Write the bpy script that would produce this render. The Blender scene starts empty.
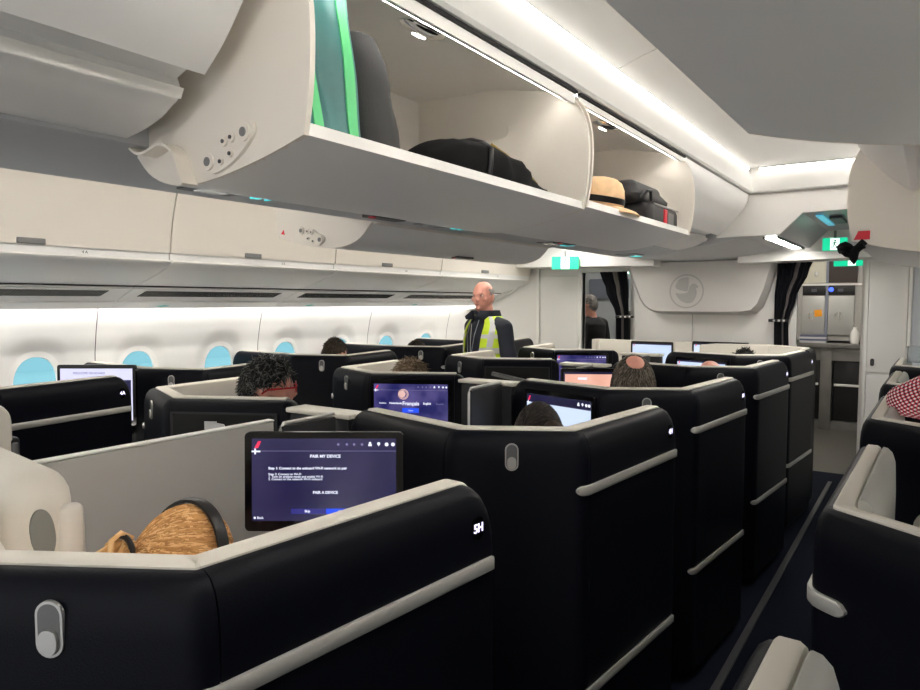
import bpy, bmesh, math, random
from mathutils import Vector, Matrix, noise

random.seed(7)
PI = math.pi
C = bpy.context.scene.collection

# ---------------------------------------------------------------- materials
MATS = {}


def mat(name, col, rough=0.5, metal=0.0, bump=0.0, scale=200.0, vary=0.0, vscale=6.0, emit=None, spec=0.5, coat=0.0, stretch=None, alpha=None):
    if name in MATS:
        return MATS[name]
    m = bpy.data.materials.new(name)
    m.use_nodes = True
    nt = m.node_tree
    b = nt.nodes['Principled BSDF']
    b.inputs['Base Color'].default_value = (*col, 1)
    b.inputs['Roughness'].default_value = rough
    b.inputs['Metallic'].default_value = metal
    b.inputs['Specular IOR Level'].default_value = spec
    b.inputs['Coat Weight'].default_value = coat
    tc = nt.nodes.new('ShaderNodeTexCoord')
    src = tc.outputs['Object']
    if stretch:
        mp = nt.nodes.new('ShaderNodeMapping')
        mp.inputs['Scale'].default_value = stretch
        nt.links.new(src, mp.inputs['Vector'])
        src = mp.outputs['Vector']
    if vary > 0:
        n = nt.nodes.new('ShaderNodeTexNoise')
        n.inputs['Scale'].default_value = vscale
        n.inputs['Detail'].default_value = 4
        nt.links.new(src, n.inputs['Vector'])
        r = nt.nodes.new('ShaderNodeValToRGB')
        r.color_ramp.elements[0].position = 0.3
        r.color_ramp.elements[1].position = 0.7
        r.color_ramp.elements[0].color = (*[c * (1 - vary) for c in col], 1)
        r.color_ramp.elements[1].color = (*[min(1, c * (1 + vary)) for c in col], 1)
        nt.links.new(n.outputs['Fac'], r.inputs['Fac'])
        nt.links.new(r.outputs['Color'], b.inputs['Base Color'])
    if bump > 0:
        n = nt.nodes.new('ShaderNodeTexNoise')
        n.inputs['Scale'].default_value = scale
        n.inputs['Detail'].default_value = 3
        nt.links.new(src, n.inputs['Vector'])
        bp = nt.nodes.new('ShaderNodeBump')
        bp.inputs['Strength'].default_value = bump
        bp.inputs['Distance'].default_value = 0.002
        nt.links.new(n.outputs['Fac'], bp.inputs['Height'])
        nt.links.new(bp.outputs['Normal'], b.inputs['Normal'])
    if emit:
        b.inputs['Emission Color'].default_value = (*emit[0], 1)
        b.inputs['Emission Strength'].default_value = emit[1]
    MATS[name] = m
    return m


def srgb(r, g, b):
    f = lambda c: c / 12.92 if c <= 0.04045 else ((c + 0.055) / 1.055) ** 2.4
    return tuple(f(x / 255) for x in (r, g, b))


NAVY = mat('navy_leather', (0.0036, 0.0041, 0.0072), 0.42, bump=0.25, scale=420, spec=0.10)
NAVYD = mat('navy_plastic', (0.009, 0.0095, 0.012), 0.5)
CREAM = mat('cream_leather', (0.66, 0.62, 0.55), 0.5, bump=0.12, scale=380)
GREYL = mat('grey_leather', (0.42, 0.42, 0.40), 0.5, bump=0.15, scale=380)
GREYP = mat('grey_partition', (0.42, 0.405, 0.385), 0.55, bump=0.05, scale=500)
BINC = mat('bin_cream', (0.74, 0.69, 0.62), 0.5, bump=0.03, scale=350)
BING = mat('bin_grey', (0.46, 0.47, 0.49), 0.48, bump=0.04, scale=400)
BINI = mat('bin_interior', (0.70, 0.665, 0.61), 0.6, bump=0.05, scale=400)
PLW = mat('white_panel', (0.76, 0.745, 0.72), 0.45, bump=0.03, scale=300)
SIDEW = mat('sidewall_panel', (0.76, 0.755, 0.735), 0.5, bump=0.03, scale=300)
COVEM = mat('cove_fascia', (0.60, 0.595, 0.575), 0.5)
CEILM = mat('ceiling_panel', (0.66, 0.65, 0.63), 0.5, bump=0.03, scale=300)
TRIMW = mat('white_trim', (0.80, 0.79, 0.76), 0.4)
WALLP = mat('bulkhead_panel', (0.72, 0.705, 0.68), 0.5, bump=0.04, scale=300)
CARPET = mat('navy_carpet', (0.010, 0.013, 0.024), 0.95, bump=0.9, scale=700, vary=0.35, vscale=300, spec=0.1)
GALF = mat('galley_floor', (0.10, 0.095, 0.085), 0.45, vary=0.15, vscale=40)
METAL = mat('brushed_metal', (0.55, 0.54, 0.52), 0.38, metal=0.75, bump=0.06, scale=90, stretch=(1, 1, 12))
RAIL = mat('rail_satin', (0.50, 0.49, 0.46), 0.42, metal=0.35)
CHROME = mat('chrome', (0.78, 0.77, 0.75), 0.12, metal=1.0)
STEELD = mat('galley_steel', (0.20, 0.195, 0.185), 0.4, metal=0.5, vary=0.1)
DGREY = mat('dark_grey_plastic', (0.05, 0.05, 0.052), 0.5)
MGREY = mat('mid_grey_plastic', (0.16, 0.16, 0.16), 0.5)
BLACK = mat('black_plastic', (0.006, 0.006, 0.007), 0.35)
BLACKG = mat('black_glass', (0.004, 0.004, 0.005), 0.12)
GAP = mat('gap_black', (0.003, 0.003, 0.003), 0.8)
RED = mat('red_label', srgb(205, 30, 50), 0.5)
CLOTHB = mat('black_nylon', (0.005, 0.005, 0.0055), 0.7, spec=0.1, bump=0.5, scale=300, vary=0.3, vscale=20)
CURT = mat('curtain_cloth', (0.014, 0.015, 0.022), 0.85, bump=0.4, scale=350)
CURTB = mat('curtain_band', (0.33, 0.30, 0.29), 0.8, bump=0.3, scale=350)
LAMP = mat('lamp_white', (0.9, 0.9, 0.9), 0.5, emit=((1.0, 0.95, 0.88), 32.0))
_n = LAMP.node_tree
_g = _n.nodes.new('ShaderNodeNewGeometry')
_m = _n.nodes.new('ShaderNodeMath')
_m.operation = 'MULTIPLY_ADD'
_m.inputs[1].default_value = -10.0
_m.inputs[2].default_value = 10.0
_n.links.new(_g.outputs['Backfacing'], _m.inputs[0])
_n.links.new(_m.outputs[0], _n.nodes['Principled BSDF'].inputs['Emission Strength'])
LAMP2 = LAMP.copy()
LAMP2.name = 'lamp_white_outer'
for _q in LAMP2.node_tree.nodes:
    if _q.type == 'MATH':
        _q.inputs[1].default_value = -37.0
        _q.inputs[2].default_value = 37.0
LAMPS = mat('lamp_sidewall', (0.9, 0.9, 0.9), 0.5, emit=((1.0, 0.97, 0.93), 17.0))
LAMPD = mat('lamp_diffuser', (0.9, 0.9, 0.9), 0.5, emit=((1.0, 0.95, 0.88), 32.0))
GREEN = mat('exit_green', srgb(0, 140, 95), 0.5, emit=(srgb(10, 215, 160), 0.55))
SIGNW = mat('exit_white', (0.85, 0.9, 0.88), 0.5, emit=(srgb(235, 250, 242), 0.6))
DIGIT = mat('digit_white', (0.8, 0.8, 0.9), 0.5, emit=(srgb(225, 215, 255), 0.85))
CYAN = mat('cyan_led', srgb(40, 190, 190), 0.4, emit=(srgb(60, 205, 205), 0.7))
SKIN = mat('skin', srgb(205, 150, 128), 0.5, bump=0.15, scale=200, vary=0.08, vscale=18)
SKINR = mat('skin_ruddy', srgb(216, 152, 134), 0.5, bump=0.15, scale=200, vary=0.08, vscale=18)


# ---------------------------------------------------------------- mesh helpers
def link(name, me, parent=None):
    o = bpy.data.objects.new(name, me)
    C.objects.link(o)
    if parent is not None:
        o.parent = parent
    return o


def obj(name, bm, m, parent=None, world=True, smooth=40, recalc=True):
    """bmesh -> ONE mesh object. With world=True the shape was written in scene metres and is brought into the parent's frame."""
    if recalc:
        bmesh.ops.recalc_face_normals(bm, faces=bm.faces[:])
    if parent is not None and world:
        bm.transform(root_matrix(parent).inverted())
    for f in bm.faces:
        f.smooth = smooth > 0
    me = bpy.data.meshes.new(name)
    bm.to_mesh(me)
    bm.free()
    for x in (m if isinstance(m, (list, tuple)) else [m]):
        me.materials.append(x)
    if smooth > 0:
        me.set_sharp_from_angle(angle=math.radians(smooth))
    return link(name, me, parent)


def root_matrix(o):
    M = o.matrix_basis.copy()
    p = o.parent
    while p is not None:
        M = p.matrix_basis @ M
        p = p.parent
    return M


def tag(o, label, cat, group=None, kind=None):
    o['label'] = label
    o['category'] = cat
    if group:
        o['group'] = group
    if kind:
        o['kind'] = kind
    return o


def thing(name, label, cat, loc=(0, 0, 0), rotz=0, group=None):
    o = bpy.data.objects.new(name, None)
    C.objects.link(o)
    o.location = loc
    o.rotation_euler = (0, 0, rotz)
    o.empty_display_size = 0.1
    return tag(o, label, cat, group)


def struct(name, bm, m, **k):
    o = obj(name, bm, m, **k)
    o['kind'] = 'structure'
    return o


def copy_tree(o, parent=None):
    c = o.copy()
    C.objects.link(c)
    c.parent = parent
    for ch in list(o.children):
        copy_tree(ch, c)
    return c


def B():
    return bmesh.new()


def box(bm, x0, x1, y0, y1, z0, z1, bev=0.0, seg=3, mi=0):
    t = bmesh.new()
    bmesh.ops.create_cube(t, size=1)
    for v in t.verts:
        v.co = Vector(((x0 + x1) / 2 + v.co.x * (x1 - x0), (y0 + y1) / 2 + v.co.y * (y1 - y0), (z0 + z1) / 2 + v.co.z * (z1 - z0)))
    if bev > 0:
        bmesh.ops.bevel(t, geom=t.edges[:], offset=bev, segments=seg, profile=0.5, affect='EDGES')
    merge(bm, t, mi=mi)
    return bm


def merge(bm, t, M=None, mi=None):
    vm = {}
    for v in t.verts:
        vm[v] = bm.verts.new(M @ v.co if M else v.co)
    for f in t.faces:
        try:
            nf = bm.faces.new([vm[v] for v in f.verts])
            nf.material_index = f.material_index if mi is None else mi
            nf.smooth = True
        except ValueError:
            pass
    t.free()


def prism(bm, poly, y0, y1, bev=0.0, axis='y', mi=0):
    """polygon in (x,z) extruded along y (axis y), in (y,z) along x (axis x), or (x,y) along z (axis z)."""
    t = bmesh.new()
    f3 = {'y': lambda p, s: (p[0], s, p[1]), 'x': lambda p, s: (s, p[0], p[1]), 'z': lambda p, s: (p[0], p[1], s)}[axis]
    a = [t.verts.new(f3(p, y0)) for p in poly]
    b = [t.verts.new(f3(p, y1)) for p in poly]
    n = len(poly)
    t.faces.new(a)
    t.faces.new(b[::-1])
    for i in range(n):
        t.faces.new((a[i], b[i], b[(i + 1) % n], a[(i + 1) % n]))
    bmesh.ops.recalc_face_normals(t, faces=t.faces[:])
    if bev > 0:
        e = [e for e in t.edges if abs((f3((0, 0), 1)[0] and (e.verts[0].co - e.verts[1].co).x) or (axis == 'y' and (e.verts[0].co - e.verts[1].co).y) or (axis == 'z' and (e.verts[0].co - e.verts[1].co).z)) < 1e-6]
        bmesh.ops.bevel(t, geom=e, offset=bev, segments=2, profile=0.5, affect='EDGES')
    merge(bm, t, mi=mi)
    return bm


def strip(bm, prof, y0, y1, thick=0.0, axis='y', ny=1):
    """open profile in (x,z) extruded along y, given a thickness towards the left of travel."""
    n = len(prof)
    P = [Vector(p) for p in prof]
    if thick:
        off = []
        for i in range(n):
            d = (P[min(i + 1, n - 1)] - P[max(i - 1, 0)]).normalized()
            off.append(P[i] + Vector((-d.y, d.x)) * thick)
        poly = P + off[::-1]
        prism(bm, [(p.x, p.y) for p in poly], y0, y1, axis=axis)
    else:
        rows = []
        for k in range(ny + 1):
            y = y0 + (y1 - y0) * k / ny
            rows.append([bm.verts.new((p.x, y, p.y)) for p in P])
        for k in range(ny):
            for i in range(n - 1):
                bm.faces.new((rows[k][i], rows[k][i + 1], rows[k + 1][i + 1], rows[k + 1][i]))
    return bm


def tube(bm, pts, r, n=10, cap=True, rr=None):
    P = [Vector(p) for p in pts]
    rings = []
    up = Vector((0, 0, 1))
    prev = None
    for i, p in enumerate(P):
        d = (P[min(i + 1, len(P) - 1)] - P[max(i - 1, 0)]).normalized()
        if prev is None:
            a = d.cross(up if abs(d.z) < 0.95 else Vector((1, 0, 0))).normalized()
        else:
            a = (prev - d * prev.dot(d)).normalized()
        prev = a
        b = d.cross(a)
        q = rr[i] if rr else r
        rings.append([bm.verts.new(p + (a * math.cos(2 * PI * k / n) + b * math.sin(2 * PI * k / n)) * q) for k in range(n)])
    for i in range(len(P) - 1):
        for k in range(n):
            bm.faces.new((rings[i][k], rings[i][(k + 1) % n], rings[i + 1][(k + 1) % n], rings[i + 1][k]))
    if cap:
        bm.faces.new(rings[0][::-1])
        bm.faces.new(rings[-1])
    return bm


def ball(bm, c, rx, ry=None, rz=None, u=20, v=14, M=None, mi=0):
    t = bmesh.new()
    bmesh.ops.create_uvsphere(t, u_segments=u, v_segments=v, radius=1)
    ry = rx if ry is None else ry
    rz = rx if rz is None else rz
    for w in t.verts:
        w.co = Vector((w.co.x * rx, w.co.y * ry, w.co.z * rz))
        if M:
            w.co = M @ w.co
        w.co += Vector(c)
    merge(bm, t, mi=mi)
    return bm


def capsule(bm, p0, p1, r0, r1, n=14):
    p0, p1 = Vector(p0), Vector(p1)
    d = (p1 - p0)
    L = d.length
    d.normalize()
    pts, rr = [], []
    for k in range(5):
        a = PI / 2 * (1 - k / 4)
        pts.append(p0 - d * r0 * math.sin(a))
        rr.append(max(r0 * math.cos(a), 0.001))
    for k in range(1, 4):
        pts.append(p0 + d * L * k / 4)
        rr.append(r0 + (r1 - r0) * k / 4)
    for k in range(5):
        a = PI / 2 * k / 4
        pts.append(p1 + d * r1 * math.sin(a))
        rr.append(max(r1 * math.cos(a), 0.001))
    return tube(bm, pts, 0, n=n, rr=rr)


def loft(bm, secs, n=28, cap=True):
    """stack of ellipses (cx,cy,cz,rx,ry[,power])"""
    rings = []
    for s in secs:
        cx, cy, cz, rx, ry = s[:5]
        pw = s[5] if len(s) > 5 else 2.0
        ring = []
        for k in range(n):
            a = 2 * PI * k / n
            c, q = math.cos(a), math.sin(a)
            ring.append(bm.verts.new((cx + rx * math.copysign(abs(c) ** (2 / pw), c), cy + ry * math.copysign(abs(q) ** (2 / pw), q), cz)))
        rings.append(ring)
    for i in range(len(rings) - 1):
        for k in range(n):
            bm.faces.new((rings[i][k], rings[i][(k + 1) % n], rings[i + 1][(k + 1) % n], rings[i + 1][k]))
    if cap:
        bm.faces.new(rings[0][::-1])
        bm.faces.new(rings[-1])
    return bm


def round_path(pts, radii, n=7):
    out = []
    P = [Vector(p) for p in pts]
    for i, p in enumerate(P):
        if i in (0, len(P) - 1) or radii[i] == 0:
            out.append(p)
            continue
        a, b = (P[i - 1] - p).normalized(), (P[i + 1] - p).normalized()
        h = a.angle(b) / 2
        d = radii[i] / math.tan(h)
        s, e = p + a * d, p + b * d
        for k in range(n + 1):
            t = k / n
            out.append(s * (1 - t) ** 2 + p * 2 * t * (1 - t) + e * t ** 2)
    return out


def resample(P, step):
    out = [P[0]]
    for a, b in zip(P, P[1:]):
        n = max(1, int((b - a).length / step))
        for k in range(1, n + 1):
            out.append(a.lerp(b, k / n))
    return out


def cut_path(P, s0, s1):
    """part of a polyline between arc lengths s0 and s1 (negative: from the end)"""
    L = [0]
    for a, b in zip(P, P[1:]):
        L.append(L[-1] + (b - a).length)
    T = L[-1]
    s0 = s0 + T if s0 < 0 else s0
    s1 = s1 + T if s1 <= 0 else s1

    def at(s):
        for i in range(len(P) - 1):
            if s <= L[i + 1] + 1e-9:
                return P[i].lerp(P[i + 1], (s - L[i]) / max(L[i + 1] - L[i], 1e-9))
        return P[-1]
    return [at(s0)] + [p for p, l in zip(P, L) if s0 + 1e-6 < l < s1 - 1e-6] + [at(s1)]


def sweep(bm, path, sec, side=1, end_drop=0.0, ztop=1.1):
    """closed section [(inward offset, z)] carried along a plan polyline; inward = left of travel * side"""
    n = len(path)
    rings = []
    L = [0]
    for a, b in zip(path, path[1:]):
        L.append(L[-1] + (b - a).length)
    for i, p in enumerate(path):
        d0 = (path[i] - path[i - 1]).normalized() if i > 0 else (path[1] - path[0]).normalized()
        d1 = (path[i + 1] - path[i]).normalized() if i < n - 1 else d0
        nv = (Vector((-d0.y, d0.x)) + Vector((-d1.y, d1.x)))
        nv.normalize()
        k = 1 / max(0.5, nv.dot(Vector((-d0.y, d0.x))))
        drop = 0
        if end_drop:
            s = end_drop - (L[-1] - L[i])
            if s > 0:
                drop = end_drop - math.sqrt(max(end_drop ** 2 - s ** 2, 0))
        rings.append([bm.verts.new((p.x + nv.x * o * k * side, p.y + nv.y * o * k * side, z - (drop if z > ztop else 0))) for o, z in sec])
    m = len(sec)
    for i in range(n - 1):
        for j in range(m):
            bm.faces.new((rings[i][j], rings[i][(j + 1) % m], rings[i + 1][(j + 1) % m], rings[i + 1][j]))
    bm.faces.new(rings[0][::-1])
    bm.faces.new(rings[-1])
    return bm


def frame_mat(p, normal, up=(0, 0, 1)):
    n = Vector(normal).normalized()
    u = Vector(up)
    x = u.cross(n).normalized()
    y = n.cross(x)
    M = Matrix((x, y, n)).transposed().to_4x4()
    M.translation = Vector(p)
    return M


def text_bm(s, size, depth=0.0006, align='CENTER', bold=False):
    cu = bpy.data.curves.new('lettering', 'FONT')
    cu.body = s
    cu.size = size
    cu.extrude = depth
    cu.align_x = align
    cu.align_y = 'CENTER'
    if bold:
        cu.offset = size * 0.02
    o = bpy.data.objects.new('lettering', cu)
    C.objects.link(o)
    dg = bpy.context.evaluated_depsgraph_get()
    me = bpy.data.meshes.new_from_object(o.evaluated_get(dg))
    bm = bmesh.new()
    bm.from_mesh(me)
    bpy.data.objects.remove(o)
    bpy.data.curves.remove(cu)
    bpy.data.meshes.remove(me)
    return bm


def put_text(bm, s, size, M, align='CENTER', bold=False):
    merge(bm, text_bm(s, size, align=align, bold=bold), M=M, mi=0)


def stadium(w, h, n=10):
    """outline of a rounded bar, width w, height h (h>w)"""
    r = w / 2
    out = []
    for k in range(n + 1):
        a = PI * k / n
        out.append((r * math.cos(a), h / 2 - r + r * math.sin(a)))
    for k in range(n + 1):
        a = PI + PI * k / n
        out.append((r * math.cos(a), -h / 2 + r + r * math.sin(a)))
    return out


def rrect(w, h, r, n=5):
    out = []
    for cx, cy, a0 in ((w / 2 - r, h / 2 - r, 0), (-w / 2 + r, h / 2 - r, PI / 2), (-w / 2 + r, -h / 2 + r, PI), (w / 2 - r, -h / 2 + r, 1.5 * PI)):
        for k in range(n + 1):
            a = a0 + PI / 2 * k / n
            out.append((cx + r * math.cos(a), cy + r * math.sin(a)))
    return out


def plate(bm, outline, M, z0, z1):
    t = bmesh.new()
    prism(t, outline, z0, z1, axis='z')
    merge(bm, t, M=M)
    return bm


# ---------------------------------------------------------------- the setting
def window_recess(y, z, ys, zc=1.09):
    best = 0
    for yc in ys:
        dy, dz = abs(y - yc), (z - zc)
        if dy > 0.3:
            continue
        r = ((dy / 0.128) ** 2.3 + (abs(dz) / (0.178)) ** 2.3) ** (1 / 2.3)
        t = 1 - min(max((r - 1.0) / 0.72, 0), 1)
        best = max(best, t * t * (3 - 2 * t) * 0.019 if r > 1 else 0.019)
        if r < 1.12:
            best = 1
    return best


PROF = [(-2.50, 1.62), (-2.53, 1.52), (-2.575, 1.40), (-2.61, 1.27), (-2.625, 1.12), (-2.62, 0.98), (-2.60, 0.80), (-2.55, 0.50), (-2.48, 0.20), (-2.46, -0.02)]


def prof_x(z):
    for (xa, za), (xb, zb) in zip(PROF, PROF[1:]):
        if za >= z >= zb:
            return xa + (xb - xa) * (za - z) / (za - zb)
    return PROF[-1][0]


WIN = [1.925 + 0.629 * k for k in range(-6, 7)]
SEAM = [2.235 + 1.258 * k for k in range(-3, 4)]
for side, nm in ((1, 'wall_left'), (-1, 'wall_right')):
    bm = B()
    zs = [1.62 - 0.0155 * i for i in range(60)] + [0.68 - 0.07 * i for i in range(1, 11)]
    nyy = 500
    y0, y1 = -2.4, 6.42
    grid = []
    for j in range(nyy + 1):
        y = y0 + (y1 - y0) * j / nyy
        row = []
        gr = min(abs(y - s) for s in SEAM)
        for z in zs:
            d = window_recess(y, z, WIN) if 0.7 < z < 1.5 else 0
            hole = d == 1
            d = 0.019 if hole else d
            row.append((bm.verts.new((side * (prof_x(z) - d), y, z)), hole))
        grid.append(row)
    for j in range(nyy):
        for i in range(len(zs) - 1):
            q = (grid[j][i], grid[j][i + 1], grid[j + 1][i + 1], grid[j + 1][i])
            if all(a[1] for a in q):
                continue
            bm.faces.new([a[0] for a in q])
    for v in [v for v in bm.verts if not v.link_faces]:
        bm.verts.remove(v)
    struct(nm, bm, SIDEW, smooth=35)

SEAMM = mat('lining_seam', (0.10, 0.10, 0.10), 0.6)
for k, ys in enumerate(SEAM):
    bm = B()
    pts = [(prof_x(1.62 - 0.03 * i) + 0.0005, ys + 0.03 * math.sin(i * 0.09), 1.62 - 0.03 * i) for i in range(46)]
    for a, b in zip(pts, pts[1:]):
        bm.faces.new([bm.verts.new(q) for q in ((a[0], a[1] - 0.003, a[2]), (a[0], a[1] + 0.003, a[2]), (b[0], b[1] + 0.003, b[2]), (b[0], b[1] - 0.003, b[2]))])
    bmesh.ops.remove_doubles(bm, verts=bm.verts[:], dist=0.0002)
    struct('trim_%d' % (20 + k), bm, SEAMM)

GLASS = bpy.data.materials.new('window_pane_tint')
GLASS.use_nodes = True
nt = GLASS.node_tree
nt.nodes.clear()
out = nt.nodes.new('ShaderNodeOutputMaterial')
mx = nt.nodes.new('ShaderNodeMixShader')
tr = nt.nodes.new('ShaderNodeBsdfTransparent')
tr.inputs['Color'].default_value = (0.16, 0.27, 0.29, 1)
gl = nt.nodes.new('ShaderNodeBsdfGlossy')
gl.inputs['Roughness'].default_value = 0.05
lw = nt.nodes.new('ShaderNodeLayerWeight')
lw.inputs['Blend'].default_value = 0.1
nt.links.new(lw.outputs['Fresnel'], mx.inputs['Fac'])
nt.links.new(tr.outputs[0], mx.inputs[1])
nt.links.new(gl.outputs[0], mx.inputs[2])
em = nt.nodes.new('ShaderNodeEmission')
em.inputs['Color'].default_value = (0.24, 0.60, 0.70, 1)
em.inputs['Strength'].default_value = 0.42  # pane glow added in place of daylight from outside
ad = nt.nodes.new('ShaderNodeAddShader')
nt.links.new(mx.outputs[0], ad.inputs[0])
nt.links.new(em.outputs[0], ad.inputs[1])
nt.links.new(ad.outputs[0], out.inputs['Surface'])


def superell(a, b, n=40, p=2.3):
    return [(a * math.copysign(abs(math.cos(t)) ** (2 / p), math.cos(t)), b * math.copysign(abs(math.sin(t)) ** (2 / p), math.sin(t))) for t in [2 * PI * k / n for k in range(n)]]


wn = 0
for side in (1, -1):
    for yc in WIN:
        wn += 1
        x = side * -2.702
        f = B()
        o1 = superell(0.152, 0.203)
        o2 = superell(0.122, 0.170)
        ra = [f.verts.new((side * (prof_x(1.09 + p[1]) - 0.0155), yc + p[0], 1.09 + p[1])) for p in o1]
        rb = [f.verts.new((side * (prof_x(1.09 + p[1]) - 0.0135), yc + p[0], 1.09 + p[1])) for p in o2]
        rc = [f.verts.new((side * (prof_x(1.09 + p[1]) - 0.033), yc + p[0] * .98, 1.09 + p[1] * .98)) for p in o2]
        for k in range(40):
            k2 = (k + 1) % 40
            f.faces.new((ra[k], ra[k2], rb[k2], rb[k]))
            f.faces.new((rb[k], rb[k2], rc[k2], rc[k]))
        w = struct('window_%d' % wn, f, PLW)
        p = B()
        vs = [p.verts.new((side * (prof_x(1.09 + q[1]) - 0.029), yc + q[0], 1.09 + q[1])) for q in superell(0.123, 0.171)]
        p.faces.new(vs)
        obj('window_pane', p, GLASS, w, world=True)

# outside: apron, terminal seen dimly through the panes
bm = B()
box(bm, -90, -3.4, -40, 60, -4.1, -4.0)
struct('ground', bm, mat('apron_concrete', (0.55, 0.56, 0.57), 0.8, vary=0.1))
t = thing('terminal_building', 'pale terminal building with long glazed bands outside the round windows', 'building', (-34, 14, -4))
bm = B()
box(bm, -40, -30, -20, 46, -4, 3.2)
obj('wall', bm, mat('terminal_wall', (0.80, 0.84, 0.88), 0.7), t)
bm = B()
box(bm, -29.98, -29.9, -19, 45, -1.4, 0.4)
obj('glazing', bm, mat('terminal_glass', (0.55, 0.62, 0.68), 0.3), t)

# floor
bm = B()
box(bm, -2.7, 2.7, -2.6, 7.15, -0.06, 0)
struct('floor', bm, CARPET, smooth=0)
bm = B()
box(bm, -2.7, 2.7, 7.15, 11.2, -0.06, 0)
o = struct('floor_galley', bm, GALF, smooth=0)
bm = B()
box(bm, 0.985, 1.018, -2.4, 6.75, 0.0, 0.012, 0.003)
struct('trim_1', bm, mat('track_cover', (0.07, 0.07, 0.075), 0.5))
bm = B()
box(bm, -1.44, -1.40, -2.4, 6.75, 0.0, 0.012, 0.003)
struct('trim_2', bm, MATS['track_cover'])

# ceiling: lid, arched aisle panels, cove fascias with lamps
bm = B()
box(bm, -2.8, 2.8, -2.6, 11.2, 2.58, 2.62)
struct('ceiling', bm, PLW, smooth=0)
ARCH = [(0.706, 2.440), (0.711, 2.416), (0.740, 2.426), (0.78, 2.440), (0.86, 2.462), (0.96, 2.476), (1.06, 2.480), (1.16, 2.476), (1.26, 2.462), (1.34, 2.440), (1.38, 2.426), (1.409, 2.416), (1.414, 2.440)]
for side, nm in ((1, 'ceiling_right'), (-1, 'ceiling_left')):
    bm = B()
    ya = -2.4
    for s in [-1.2, 0.0, 1.2, 2.42, 3.62]:
        strip(bm, [(side * x, z) for x, z in (ARCH if side == 1 else ARCH[::-1])], ya + 0.0015, s - 0.0015, 0.012)
        ya = s
    yy = [3.6215, 4.0, 4.2, 4.35, 4.45, 4.54, 4.61, 4.66, 4.69]
    low = []
    for y in yy:
        s = min(max((y - 4.15) / 0.54, 0), 1)
        s = s * s
        low.append([bm.verts.new((side * x, y, 2.417 + (z - 2.417) * (1 - s))) for x, z in ARCH[1:-1]])
    top = [[bm.verts.new(v.co + Vector((0, 0, 0.012))) for v in r] for r in low]
    for i in range(len(yy) - 1):
        for k in range(len(ARCH) - 3):
            bm.faces.new((low[i][k], low[i][k + 1], low[i + 1][k + 1], low[i + 1][k]))
            bm.faces.new((top[i][k], top[i + 1][k], top[i + 1][k + 1], top[i][k + 1]))
    struct(nm, bm, CEILM)
FSEC = [(0.012, 2.262), (0.020, 2.272), (0.018, 2.30), (0.011, 2.34), (0.004, 2.375), (-0.001, 2.40), (-0.004, 2.43), (-0.016, 2.43), (-0.014, 2.40), (-0.010, 2.36), (-0.004, 2.30), (-0.004, 2.262)]
for k, (side, nm) in enumerate(((1, 'trim_3'), (-1, 'trim_4'))):
    # runs along the centre bins, across the aisle at the front, back along the side bins
    path = [Vector((side * x, y)) for x, y in ((0.70, -2.4), (0.70, 4.68), (1.42, 4.68), (1.42, -2.4))]
    path = resample(round_path(path, [0, 0.04, 0.04, 0], 4), 1.2)
    bm = B()
    sweep(bm, path, [(-o, z) for o, z in FSEC], side=side)
    struct(nm, bm, COVEM)
for side in (1, -1):
    which = 'aisle of the standing man' if side == -1 else 'aisle by the open bins'
    for xx, s2, lab in ((0.700, 1, 'white light strip above the centre bins, '), (1.420, -1, 'white light strip above the window-side bins, ')):
        t = thing('cove_lamp', lab + which, 'lamp', (side * xx, 1.1, 2.42))
        bm = B()
        a, b = (xx, 2.400), (xx + s2 * 0.011, 2.414)
        bm.faces.new([bm.verts.new((side * p[0], y, p[1])) for p, y in ((a, -1.9), (a, 4.62), (b, 4.62), (b, -1.9))])
        bmesh.ops.recalc_face_normals(bm, faces=bm.faces[:])
        if bm.faces[:][0].normal.z > 0:
            bmesh.ops.reverse_faces(bm, faces=bm.faces[:])
        obj('light_strip', bm, LAMP if s2 == 1 and side == 1 else LAMP2, t, recalc=False, smooth=0)
        bm = B()
        box(bm, min(side * xx, side * (xx + s2 * .012)), max(side * xx, side * (xx + s2 * .012)), -1.9, 4.62, 2.416, 2.424)
        obj('lamp_holder', bm, PLW, t)
    t = thing('cove_lamp', 'short white light strip across the ceiling end, ' + which, 'lamp', (side * 1.06, 4.68, 2.42))
    bm = B()
    bm.faces.new([bm.verts.new((side * x, y, z)) for x, y, z in ((0.76, 4.68, 2.405), (1.36, 4.68, 2.405), (1.36, 4.663, 2.414), (0.76, 4.663, 2.414))])
    if bm.faces[:][0].normal.z > 0 or True:
        bm.normal_update()
        bm.faces.ensure_lookup_table()
        if bm.faces[0].normal.z > 0:
            bmesh.ops.reverse_faces(bm, faces=bm.faces[:])
    obj('light_strip', bm, LAMP, t, recalc=False, smooth=0)
    t = thing('sidewall_lamp', 'long wash light strip above the round windows ' + ('beside the numbered window seats' if side == 1 else 'on the far aisle side'), 'lamp', (side * -2.46, 2, 1.56))
    bm = B()
    box(bm, min(side * -2.428, side * -2.462), max(side * -2.428, side * -2.462), -2.35, 6.3, 1.574, 1.58)
    obj('light_strip', bm, LAMPS, t)

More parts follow.
